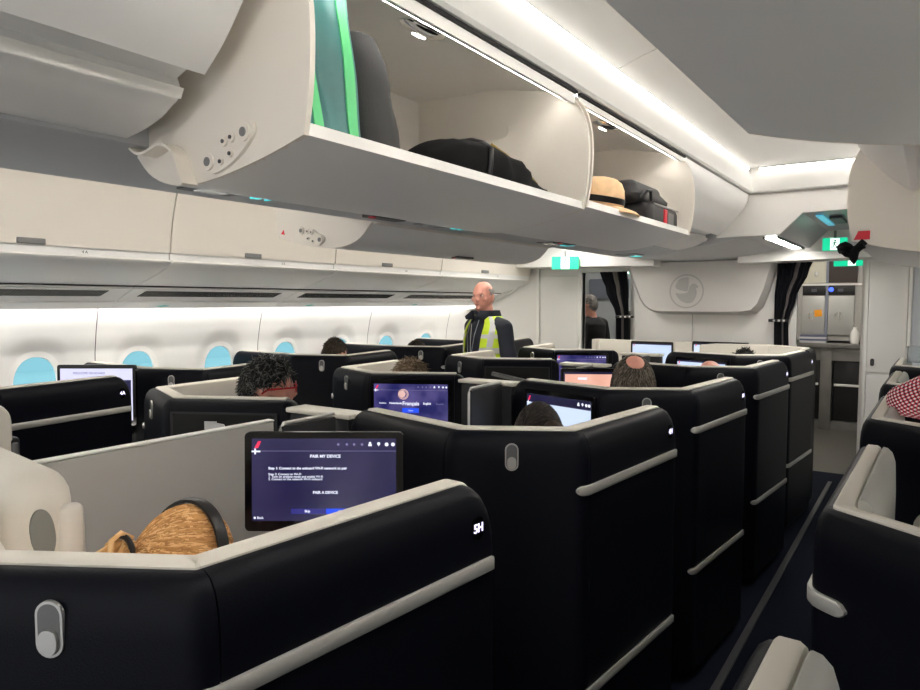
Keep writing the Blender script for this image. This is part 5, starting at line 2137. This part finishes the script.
H_BL = [hair_mat('hair_blond_mid', srgb(206, 154, 98), srgb(220, 168, 110), 30, 0.4), hair_mat('hair_blond_light', srgb(230, 182, 126), srgb(244, 204, 150), 30, 0.4), hair_mat('hair_blond_deep', srgb(182, 130, 78), srgb(198, 145, 90), 30, 0.4)]
H_GR3 = [hair_mat('hair_ink', (0.010, 0.010, 0.010), (0.02, 0.02, 0.02), 40), hair_mat('hair_steel', (0.12, 0.12, 0.115), (0.22, 0.215, 0.205), 40), hair_mat('hair_charcoal', (0.025, 0.025, 0.025), (0.05, 0.05, 0.048), 40)]
H_SA3 = [hair_mat('hair_umber', (0.035, 0.028, 0.022), (0.06, 0.05, 0.04), 40), hair_mat('hair_ash', (0.15, 0.13, 0.11), (0.24, 0.21, 0.18), 40), hair_mat('hair_taupe', (0.07, 0.058, 0.047), (0.11, 0.092, 0.076), 40)]
H_SN3 = [hair_mat('hair_sand_mid', (0.20, 0.14, 0.09), (0.28, 0.20, 0.13), 40), hair_mat('hair_sand_light', (0.38, 0.30, 0.22), (0.48, 0.39, 0.30), 40), hair_mat('hair_sand_deep', (0.11, 0.075, 0.048), (0.16, 0.11, 0.07), 40)]
H_DK3 = [hair_mat('hair_dark_mid', (0.008, 0.006, 0.005), (0.014, 0.010, 0.008), 40), hair_mat('hair_dark_light', (0.03, 0.021, 0.016), (0.05, 0.036, 0.027), 40), hair_mat('hair_dark_deep', (0.004, 0.003, 0.003), (0.007, 0.005, 0.005), 40)]

# blond passenger in suite 5H
tail0 = Vector((-0.045, -0.098, 0.058))


def to_tail(d):
    return Vector((tail0.x - d.x * 0.079, tail0.y - d.y * 0.101, tail0.z - d.z * 0.121))


def long_mask(d):
    thr = (0.0 + 0.55 * d.y) if d.y > 0 else (0.0 + 0.75 * d.y)
    return d.z > thr


p, hc, Mh = seated('seated person with blond ponytail and black headphones in suite 5H', 0.470, 0.775, 1.168, math.radians(14), SKIN, SH_BLACK,
                   dict(m=H_BL, mask=long_mask, n=2600, length=0.12, curl=0.03, lift=0.0, comb=to_tail, thick=0.0021, cap=1.08, seed=3, bump=0.002), turn=math.radians(-6), tilt=math.radians(4), nod=math.radians(-6), vox=0.008)
bm = B()
base = hc + Mh @ tail0
for k in range(90):
    rnd = random.Random(k)
    a = Vector((rnd.gauss(0, 0.010), rnd.gauss(0, 0.006), rnd.gauss(0, 0.010)))
    w = Vector((rnd.gauss(0, 0.016), rnd.gauss(0, 0.014), 0))
    pts = [base + a * 0.6 + Vector((0, 0.012, 0)), base + a + Vector((0, -0.016, 0.004)), base + a * 1.4 + w * .5 + Vector((-0.006, -0.040, -0.018)), base + a * 1.5 + w + Vector((-0.010, -0.050, -0.07)), base + a + w * 1.1 + Vector((-0.010, -0.045, -0.13)), base + w * .6 + Vector((-0.008, -0.038, -0.19))]
    tb = bmesh.new()
    tube(tb, pts, 0.0045, 5, rr=[0.004, 0.005, 0.0055, 0.005, 0.004, 0.0012])
    merge(bm, tb, mi=k % 3)
obj('ponytail', bm, H_BL, p, world=False, smooth=80)
bm = B()
ring = []
for k in range(20):
    a = 2 * PI * k / 20
    ring.append(base + Mh @ Vector((0.030 * math.cos(a), -0.012, 0.030 * math.sin(a))))
tube(bm, ring + ring[:2], 0.0055, 8, cap=False)
obj('hair_tie', bm, BLACK, p, world=False)
PM = root_matrix(p)
t = thing('headphones', 'black over-ear headphones worn on the blond ponytail', 'headphones', tuple(PM @ hc))
W3 = PM.to_3x3()
hp = lambda v: PM @ (hc + Mh @ Vector(v))
bm = B()
arc = []
for k in range(25):
    a = math.radians(-12 + 204 * k / 24)
    arc.append(Vector((0.097 * math.cos(a), 0.004 + 0.012 * math.sin(a), 0.018 + 0.122 * math.sin(a))))
rows = []
for q in arc:
    n = Vector((q.x, 0, q.z - 0.0)).normalized()
    rows.append([bm.verts.new(hp(q + n * o + Vector((0, w, 0)))) for o, w in ((0, -0.013), (0.006, -0.013), (0.009, 0), (0.006, 0.013), (0, 0.013))])
for a, b in zip(rows, rows[1:]):
    for j in range(5):
        bm.faces.new((a[j], a[(j + 1) % 5], b[(j + 1) % 5], b[j]))
bm.faces.new(rows[0])
bm.faces.new(rows[-1][::-1])
obj('headband', bm, mat('headphone_black', (0.012, 0.012, 0.013), 0.38), t, smooth=50)
for s in (-1, 1):
    bm = B()
    ball(bm, (0, 0, 0), 0.024, 0.034, 0.042, 20, 14)
    bm.transform(Matrix.Translation(hp((s * 0.095, 0.0, -0.015))) @ (W3 @ Mh).to_4x4())
    obj('ear_cup', bm, MATS['headphone_black'], t, smooth=60)

# man with red glasses
p, hc, Mh = seated('seated person with thick black-grey hair and red glasses, facing the windows ahead', -0.565, 1.86, 1.352, math.radians(-22), SKINR, SH_NAVY,
                   dict(m=H_GR3, n=2000, length=0.030, curl=0.5, lift=0.25, thick=0.0019, cap=1.13, seed=5, bump=0.005), turn=math.radians(-20), vox=0.008)
PM = root_matrix(p)
t = thing('glasses', 'red-framed glasses worn by the man with black-grey hair', 'glasses', tuple(PM @ (hc + Mh @ Vector((0, 0.1, 0.004)))))
bm = B()
g = lambda v: PM @ (hc + Mh @ Vector(v))
for s in (-1, 1):
    pts = [g((s * 0.034 + 0.026 * math.cos(2 * PI * k / 18), 0.112, 0.004 + 0.019 * math.sin(2 * PI * k / 18))) for k in range(19)]
    tube(bm, pts, 0.0032, 6, cap=False)
tube(bm, [g((-0.009, 0.113, 0.008)), g((0, 0.116, 0.010)), g((0.009, 0.113, 0.008))], 0.003, 6)
obj('frame', bm, mat('glasses_red', srgb(190, 25, 35), 0.3), t)
for s in (-1, 1):
    bm = B()
    tube(bm, [g((s * 0.060, 0.110, 0.008)), g((s * 0.083, 0.06, 0.008)), g((s * 0.088, 0.0, 0.004)), g((s * 0.088, -0.022, -0.010))], 0.0042, 6)
    obj('temple_arm', bm, MATS['glasses_red'], t)

seated('seated person with sandy grey-blond hair before the language screen suite', -0.665, 2.93, 1.268, math.radians(-8), SKIN, SH_GREY,
       dict(m=H_SN3, n=900, length=0.045, curl=0.25, lift=0.45, thick=0.002, cap=1.07, seed=8), vox=0.011)
seated('seated person with brown hair by the window ahead of the red-glasses man', -1.87, 3.58, 1.325, 0.1, SKIN, SH_GREY,
       dict(m=H_BROWN, n=600, length=0.022, curl=0.4, lift=0.4, thick=0.002, cap=1.05, seed=9), vox=0.012)
seated('seated person with dark brown hair, its top peeking over a window suite', -1.93, 4.62, 1.262, 0.0, SKIN, SH_BLUE,
       dict(m=H_DARK, n=400, length=0.022, curl=0.4, lift=0.4, thick=0.002, cap=1.05, seed=10), vox=0.012)
p, hc, Mh = seated('seated person with dark hair tied in a bun facing the pale blue screen', 0.60, 2.03, 1.238, math.radians(12), SKIN, SH_BLACK,
                   dict(m=H_DK3, n=1500, length=0.06, curl=0.05, lift=0.0, comb=to_tail, thick=0.0018, cap=1.06, seed=12, bump=0.002), turn=math.radians(8), vox=0.011)
bm = B()
ball(bm, hc + Mh @ Vector((0.062, -0.098, 0.056)), 0.036, 0.030, 0.034, 20, 14)
for v in bm.verts:
    v.co += (v.co - hc).normalized() * 0.005 * noise.noise(v.co * 60)
obj('hair_bun', bm, H_DK3[1], p, world=False)


def bald_mask(d):
    if not short_mask(d):
        return False
    if d.z > 0.35 and (Vector((d.x * 1.35, d.y + 0.26, 0)).length < 0.44):
        return False
    return True


p, hc, Mh = seated('seated person with salt-and-pepper hair and a bald patch on the crown', 0.575, 3.00, 1.310, math.radians(18), SKINR, SH_BLUE,
       dict(m=H_SA3, n=2200, length=0.045, curl=0.1, lift=0.0, comb=lambda d: Vector((d.x - 0.10 + 0.25 * math.sin(9 * d.z), d.y + 0.50, -0.55)), thick=0.0018, cap=1.25, seed=14), vox=0.010)
bm = B()
dq = Vector((0.10, -0.50, 0.86))
ball(bm, (0, 0, 0), 0.040, 0.044, 0.010, 24, 12)
nq = Vector((dq.x / 0.077, dq.y / 0.099, dq.z / 0.119)).normalized()
bm.transform(Matrix.Translation(hc + Mh @ Vector((dq.x * 0.077 * 1.245, dq.y * 0.099 * 1.245, dq.z * 0.119 * 1.245))) @ (Mh @ nq.to_track_quat('Z', 'Y').to_matrix()).to_4x4())
obj('bald_patch', bm, SKINR, p, world=False)

seated('seated person with a pink bald head, just visible before a pale screen', 0.585, 4.28, 1.232, 0.2, SKINR, SH_GREY, None, vox=0.011)
seated('seated person with tousled black hair in the foremost centre suite', 0.560, 5.34, 1.235, 0.15, SKIN, SH_BLACK,
       dict(m=H_BLK, n=500, length=0.035, curl=0.8, lift=0.8, thick=0.0022, cap=1.07, seed=16), vox=0.012)

# passenger in the red checked shirt (mostly outside the frame)
CHK = bpy.data.materials.new('red_check_cloth')
CHK.use_nodes = True
nt = CHK.node_tree
bs = nt.nodes['Principled BSDF']
bs.inputs['Roughness'].default_value = 0.85
tc = nt.nodes.new('ShaderNodeTexCoord')
mp = nt.nodes.new('ShaderNodeMapping')
mp.inputs['Rotation'].default_value = (0.2, 0.5, 0.6)
mp.inputs['Scale'].default_value = (95, 95, 95)
nt.links.new(tc.outputs['Object'], mp.inputs['Vector'])
sx = nt.nodes.new('ShaderNodeSeparateXYZ')
nt.links.new(mp.outputs['Vector'], sx.inputs['Vector'])


def mnode(op, a, b=None):
    n = nt.nodes.new('ShaderNodeMath')
    n.operation = op
    for i, v in enumerate((a, b)):
        if v is None:
            continue
        if isinstance(v, (int, float)):
            n.inputs[i].default_value = v
        else:
            nt.links.new(v, n.inputs[i])
    return n.outputs[0]


ax = mnode('LESS_THAN', mnode('FRACT', sx.outputs['X']), 0.5)
az = mnode('LESS_THAN', mnode('FRACT', sx.outputs['Z']), 0.5)
sm = mnode('MULTIPLY', mnode('ADD', ax, az), 0.5)
rp = nt.nodes.new('ShaderNodeValToRGB')
rp.color_ramp.interpolation = 'CONSTANT'
rp.color_ramp.elements[0].color = (*srgb(228, 222, 226), 1)
rp.color_ramp.elements[1].position = 0.4
rp.color_ramp.elements[1].color = (*srgb(196, 62, 84), 1)
e = rp.color_ramp.elements.new(0.9)
e.color = (*srgb(58, 26, 44), 1)
nt.links.new(sm, rp.inputs['Fac'])
nt.links.new(rp.outputs['Color'], bs.inputs['Base Color'])
t = thing('person', 'seated person in a red checked shirt, elbow resting on the pale door cushion', 'person', (1.93, 2.86, 0), math.radians(4))
bm, b2 = B(), B()
head_bm(bm, (0, 0.04, 1.44))
capsule(bm, (0, -0.02, 1.20), (0, 0.01, 1.38), 0.062, 0.055)
for q, g in ((bm, 0), (b2, 0.014)):
    loft(q, [(0, -0.02, 0.45, 0.165 + g, 0.12 + g), (0, -0.02, 0.66, 0.165 + g, 0.12 + g), (0, -0.02, 0.90, 0.165 + g, 0.115 + g), (0, -0.02, 1.10, 0.18 + g, 0.12 + g), (0, -0.02, 1.20, 0.175 + g, 0.10 + g), (0, -.02, 1.255, 0.11 + g, 0.07 + g), (0, -.02, 1.275, 0.06 + g, 0.05 + g)])
arms = [((-0.185, -0.02, 1.225), (-0.345, -0.02, 1.265), (-0.16, 0.20, 1.10)), ((0.185, -0.02, 1.215), (0.235, 0.06, 0.93), (0.12, 0.28, 0.86))]
arms[0] = ((-0.195, -0.02, 1.295), (-0.325, -0.05, 1.245), (-0.10, 0.20, 1.17))
for s, (sh, el, wr) in zip((-1, 1), arms):
    capsule(bm, (s * 0.08, -.02, 1.21), sh, 0.06, 0.055)
    arm_hand(bm, sh, el, wr, side=s)
    capsule(b2, (s * 0.08, -.02, 1.21), sh, 0.075, 0.072)
    capsule(b2, sh, el, 0.078, 0.055)
    capsule(b2, el, Vector(el).lerp(Vector(wr), 0.8), 0.056, 0.046)
    capsule(bm, (s * 0.09, 0.0, 0.535), (s * 0.11, 0.43, 0.53), 0.078, 0.058)
    capsule(bm, (s * 0.11, 0.43, 0.53), (s * 0.11, 0.47, 0.12), 0.055, 0.038)
    capsule(bm, (s * 0.11, 0.44, 0.05), (s * 0.12, 0.62, 0.035), 0.040, 0.032)
obj('body', remesh(bm, 0.010), SKIN, t, world=False, smooth=80)
obj('checked_shirt', remesh(b2, 0.011), CHK, t, world=False, smooth=80)
b3 = B()
for s in (-1, 1):
    capsule(b3, (s * 0.085, -0.03, 0.535), (s * 0.11, 0.43, 0.53), 0.095, 0.068)
    capsule(b3, (s * 0.11, 0.43, 0.53), (s * 0.11, 0.47, 0.14), 0.066, 0.054)
obj('trousers', remesh(b3, 0.014), MATS['trousers_dark'], t, world=False, smooth=80)
hair(t, Vector((0, 0.04, 1.44)), Matrix.Identity(3), H_BROWN, n=400, length=0.02, seed=20)


def standing(label, x, y, height, rot, skinm, jacket, hspec, turn=0.0, vox=0.008, pants=None, build=1.0):
    t = thing('person', label, 'person', (x, y, 0), rot)
    k = height / 1.75
    Z = lambda z: z * k
    M = Matrix.Rotation(turn, 3, 'Z')
    hc = Vector((0, 0.035, height - 0.120))
    bm = B()
    head_bm(bm, hc, M)
    capsule(bm, (0, -0.01, Z(1.42)), (0, 0.015, height - 0.19), 0.064, 0.056)
    capsule(bm, (0, 0.03, height - 0.205), (0, 0.05, height - 0.20), 0.055, 0.05)

    def torso(q, g, z0=0.84):
        b = build
        loft(q, [(0, 0, Z(z0), 0.165 * b + g, 0.12 * b + g), (0, 0.01, Z(1.0), 0.17 * b + g, 0.135 * b + g), (0, 0.01, Z(1.15), 0.168 * b + g, 0.13 * b + g), (0, 0, Z(1.30), 0.178 * b + g, 0.125 * b + g), (0, -0.01, Z(1.39), 0.18 * b + g, 0.105 * b + g), (0, -0.01, Z(1.445), 0.12 + g, 0.08 + g), (0, -0.005, Z(1.475), 0.065 + g, 0.062 + g)])
    torso(bm, 0)
    arms = []
    for s in (-1, 1):
        sh = (s * 0.185 * build, -0.01, Z(1.385))
        el = (s * 0.245 * build, -0.03, Z(1.10))
        wr = (s * 0.235 * build, 0.09, Z(0.88))
        arms.append((sh, el, wr))
        capsule(bm, (s * 0.08, -.01, Z(1.41)), sh, 0.06, 0.056)
        arm_hand(bm, sh, el, wr, side=s)
        capsule(bm, (s * 0.09, 0.0, Z(0.86)), (s * 0.10, 0.01, Z(0.48)), 0.085, 0.056)
        capsule(bm, (s * 0.10, 0.01, Z(0.48)), (s * 0.105, -0.01, Z(0.09)), 0.054, 0.038)
        capsule(bm, (s * 0.105, -0.03, 0.042), (s * 0.115, 0.16, 0.032), 0.040, 0.032)
    obj('body', remesh(bm, vox), skinm, t, world=False, smooth=80)
    face(t, hc, M)
    b2 = B()
    torso(b2, 0.016, 0.80)
    for s, (sh, el, wr) in zip((-1, 1), arms):
        capsule(b2, (s * 0.08, -.01, Z(1.41)), sh, 0.074, 0.074)
        capsule(b2, sh, el, 0.073, 0.062)
        capsule(b2, el, Vector(el).lerp(Vector(wr), 0.88), 0.061, 0.048)
    jb = remesh(b2, 0.011, 1)
    for v in jb.verts:
        v.co += v.normal * 0.006 * noise.noise(Vector((v.co.x * 9, v.co.y * 9, v.co.z * 16)))
    obj('jacket', jb, jacket, t, world=False, smooth=80)
    b3 = B()
    for s in (-1, 1):
        capsule(b3, (s * 0.085, 0.0, Z(0.88)), (s * 0.10, 0.01, Z(0.48)), 0.105, 0.072)
        capsule(b3, (s * 0.10, 0.01, Z(0.48)), (s * 0.105, -0.01, Z(0.10)), 0.072, 0.060)
    obj('trousers', remesh(b3, 0.014), MATS['trousers_dark'], t, world=False, smooth=80)
    b4 = B()
    for s in (-1, 1):
        capsule(b4, (s * 0.105, -0.035, 0.048), (s * 0.115, 0.165, 0.042), 0.046, 0.040)
    obj('shoes', remesh(b4, 0.010), BLACK, t, world=False, smooth=80)
    if hspec:
        hair(t, hc, M, **hspec)
    return t, hc, M, torso, Z, arms


def fringe_mask(d):
    if d.z > 0.52 and d.y > -0.55:
        return False
    if d.y > 0.32:
        return False
    if abs(d.x) > 0.75 and d.y > -0.30 and d.z < 0.12:
        return False
    return d.z > -0.05 + (0.6 * d.y if d.y < 0 else 0.3 * d.y)


JNAVY = mat('jacket_navy', (0.010, 0.013, 0.024), 0.75, bump=0.25, scale=300)
t, hc, Mh, torso, Z, arms = standing('standing person with thin grey hair, navy jacket and yellow hi-vis vest in the far aisle', -1.215, 4.62, 1.742, math.radians(160), SKINR, JNAVY,
                                     dict(m=H_SILV, mask=fringe_mask, n=500, length=0.014, curl=0.3, lift=0.3, thick=0.0015, cap=1.03, seed=31), turn=math.radians(22), build=1.04)
# vest: open-fronted shell over the torso
VEST = mat('vest_yellow', srgb(205, 232, 40), 0.6, bump=0.2, scale=300, emit=None)
VREF = mat('vest_reflective', (0.55, 0.56, 0.57), 0.35, metal=0.3)
VORG = mat('vest_orange', srgb(225, 100, 40), 0.6)
b = 1.04
SECS = [(0.86, 0.0, 0.190, 0.150), (1.0, 0.01, 0.197, 0.160), (1.12, 0.01, 0.196, 0.156), (1.22, 0.006, 0.200, 0.153), (1.30, 0.0, 0.205, 0.150), (1.36, -0.005, 0.204, 0.142), (1.40, -0.01, 0.192, 0.130), (1.435, -0.01, 0.165, 0.112), (1.465, -0.008, 0.125, 0.094), (1.487, -0.005, 0.092, 0.082)]


def vest_pt(u, v, g=0.0):
    """u 0..1 round from the right front edge across the back to the left front edge"""
    s = v * (len(SECS) - 1)
    i = min(int(s), len(SECS) - 2)
    f = s - i
    z, cy, rx, ry = [SECS[i][q] * (1 - f) + SECS[i + 1][q] * f for q in range(4)]
    gap = math.radians(24 + 10 * v)
    a = PI / 2 - gap - (2 * PI - 2 * gap) * u
    return Vector(((rx + g) * math.cos(a), cy + (ry + g) * math.sin(a), Z(z)))


bm = B()
shell_between(bm, lambda u, v: vest_pt(u, v, 0.012), lambda u, v: vest_pt(u, v, 0.005), 64, 36)
vs = obj('hi_vis_vest', bm, VEST, t, world=False, smooth=60)
for zc in (0.30, 0.46):
    bm = B()
    shell_between(bm, lambda u, v: vest_pt(u, zc + 0.055 * v, 0.0145), lambda u, v: vest_pt(u, zc + 0.055 * v, 0.010), 64, 3)
    obj('reflective_band', bm, VREF, vs, world=False, smooth=60)
for u0 in (0.055, 0.895):
    bm = B()
    shell_between(bm, lambda u, v: vest_pt(u0 + 0.05 * u, 0.36 + 0.58 * v, 0.0146), lambda u, v: vest_pt(u0 + 0.05 * u, 0.36 + 0.58 * v, 0.010), 4, 24)
    obj('reflective_band', bm, VREF, vs, world=False, smooth=60)
bm = B()
shell_between(bm, lambda u, v: vest_pt(0.87 + 0.09 * u, 0.12 + 0.17 * v, 0.016), lambda u, v: vest_pt(0.87 + 0.09 * u, 0.12 + 0.17 * v, 0.010), 4, 6)
obj('orange_patch', bm, VORG, vs, world=False, smooth=60)
# jacket collar, pushed open
bm = B()
cr = []
for k in range(25):
    a = math.radians(118 + 304 * k / 24)
    rx, ry = 0.098, 0.088
    o = 0.055 if k in (0, 24) else (0.030 if k in (1, 23) else 0.012)
    cr.append([bm.verts.new((math.cos(a) * (rx + q), -0.005 + math.sin(a) * (ry + q) + (0.03 if k in (0, 1, 23, 24) else 0), Z(z))) for q, z in ((-0.012, 1.455), (-0.004, 1.52), (0.008, 1.522), (o + 0.01, 1.475), (o, 1.45))])
for a, b_ in zip(cr, cr[1:]):
    for j in range(5):
        bm.faces.new((a[j], a[(j + 1) % 5], b_[(j + 1) % 5], b_[j]))
bm.faces.new(cr[0])
bm.faces.new(cr[-1][::-1])
obj('collar', bm, JNAVY, t, world=False, smooth=60)
bm = B()
tube(bm, [(-0.05, 0.115, Z(1.45)), (-0.045, 0.158, Z(1.33)), (-0.02, 0.166, Z(1.20)), (0.01, 0.168, Z(1.12))], 0.003, 6)
tube(bm, [(0.05, 0.115, Z(1.45)), (0.05, 0.158, Z(1.33)), (0.03, 0.166, Z(1.20)), (0.01, 0.168, Z(1.12))], 0.003, 6)
obj('lanyard', bm, mat('lanyard_grey', (0.3, 0.32, 0.36), 0.5), t, world=False)
bm = B()
tube(bm, [(0, 0.150, Z(1.42)), (0, 0.160, Z(1.30)), (0, 0.165, Z(1.15)), (0, 0.168, Z(1.0))], 0.0025, 6)
obj('zip', bm, METAL, t, world=False)

standing('standing person in dark jacket with silver-grey hair, seen through the doorway', -1.565, 7.47, 1.665, math.radians(75), SKINR, SH_BLACK,
         dict(m=H_SILV, n=350, length=0.03, curl=0.3, lift=0.4, thick=0.002, cap=1.06, seed=40), vox=0.011)

# ---------------------------------------------------------------- camera, sky, view
cam = bpy.data.cameras.new('camera')
cam.sensor_fit = 'HORIZONTAL'
cam.sensor_width = 36
cam.lens = 690.0 * 36 / 920
cam.clip_start = 0.02
co = bpy.data.objects.new('camera', cam)
C.objects.link(co)
p_ = math.atan(43 / 690)
yw = math.atan(470 / math.hypot(690, 43))
co.location = (1.67, 0, 1.58)
co.rotation_euler = (PI / 2 - p_, 0, yw)
bpy.context.scene.camera = co
w = bpy.data.worlds.new('world')
bpy.context.scene.world = w
w.use_nodes = True
nt = w.node_tree
nt.nodes['Background'].inputs['Color'].default_value = (0.97, 0.985, 1.0, 1)
nt.nodes['Background'].inputs['Strength'].default_value = 0.8
bpy.context.scene.cycles.diffuse_bounces = 7
bpy.context.scene.cycles.max_bounces = 12
v = bpy.context.scene.view_settings
v.view_transform = 'Standard'
v.look = 'None'
v.exposure = 0.85
v.gamma = 1.0
bpy.context.scene.display_settings.display_device = 'sRGB'
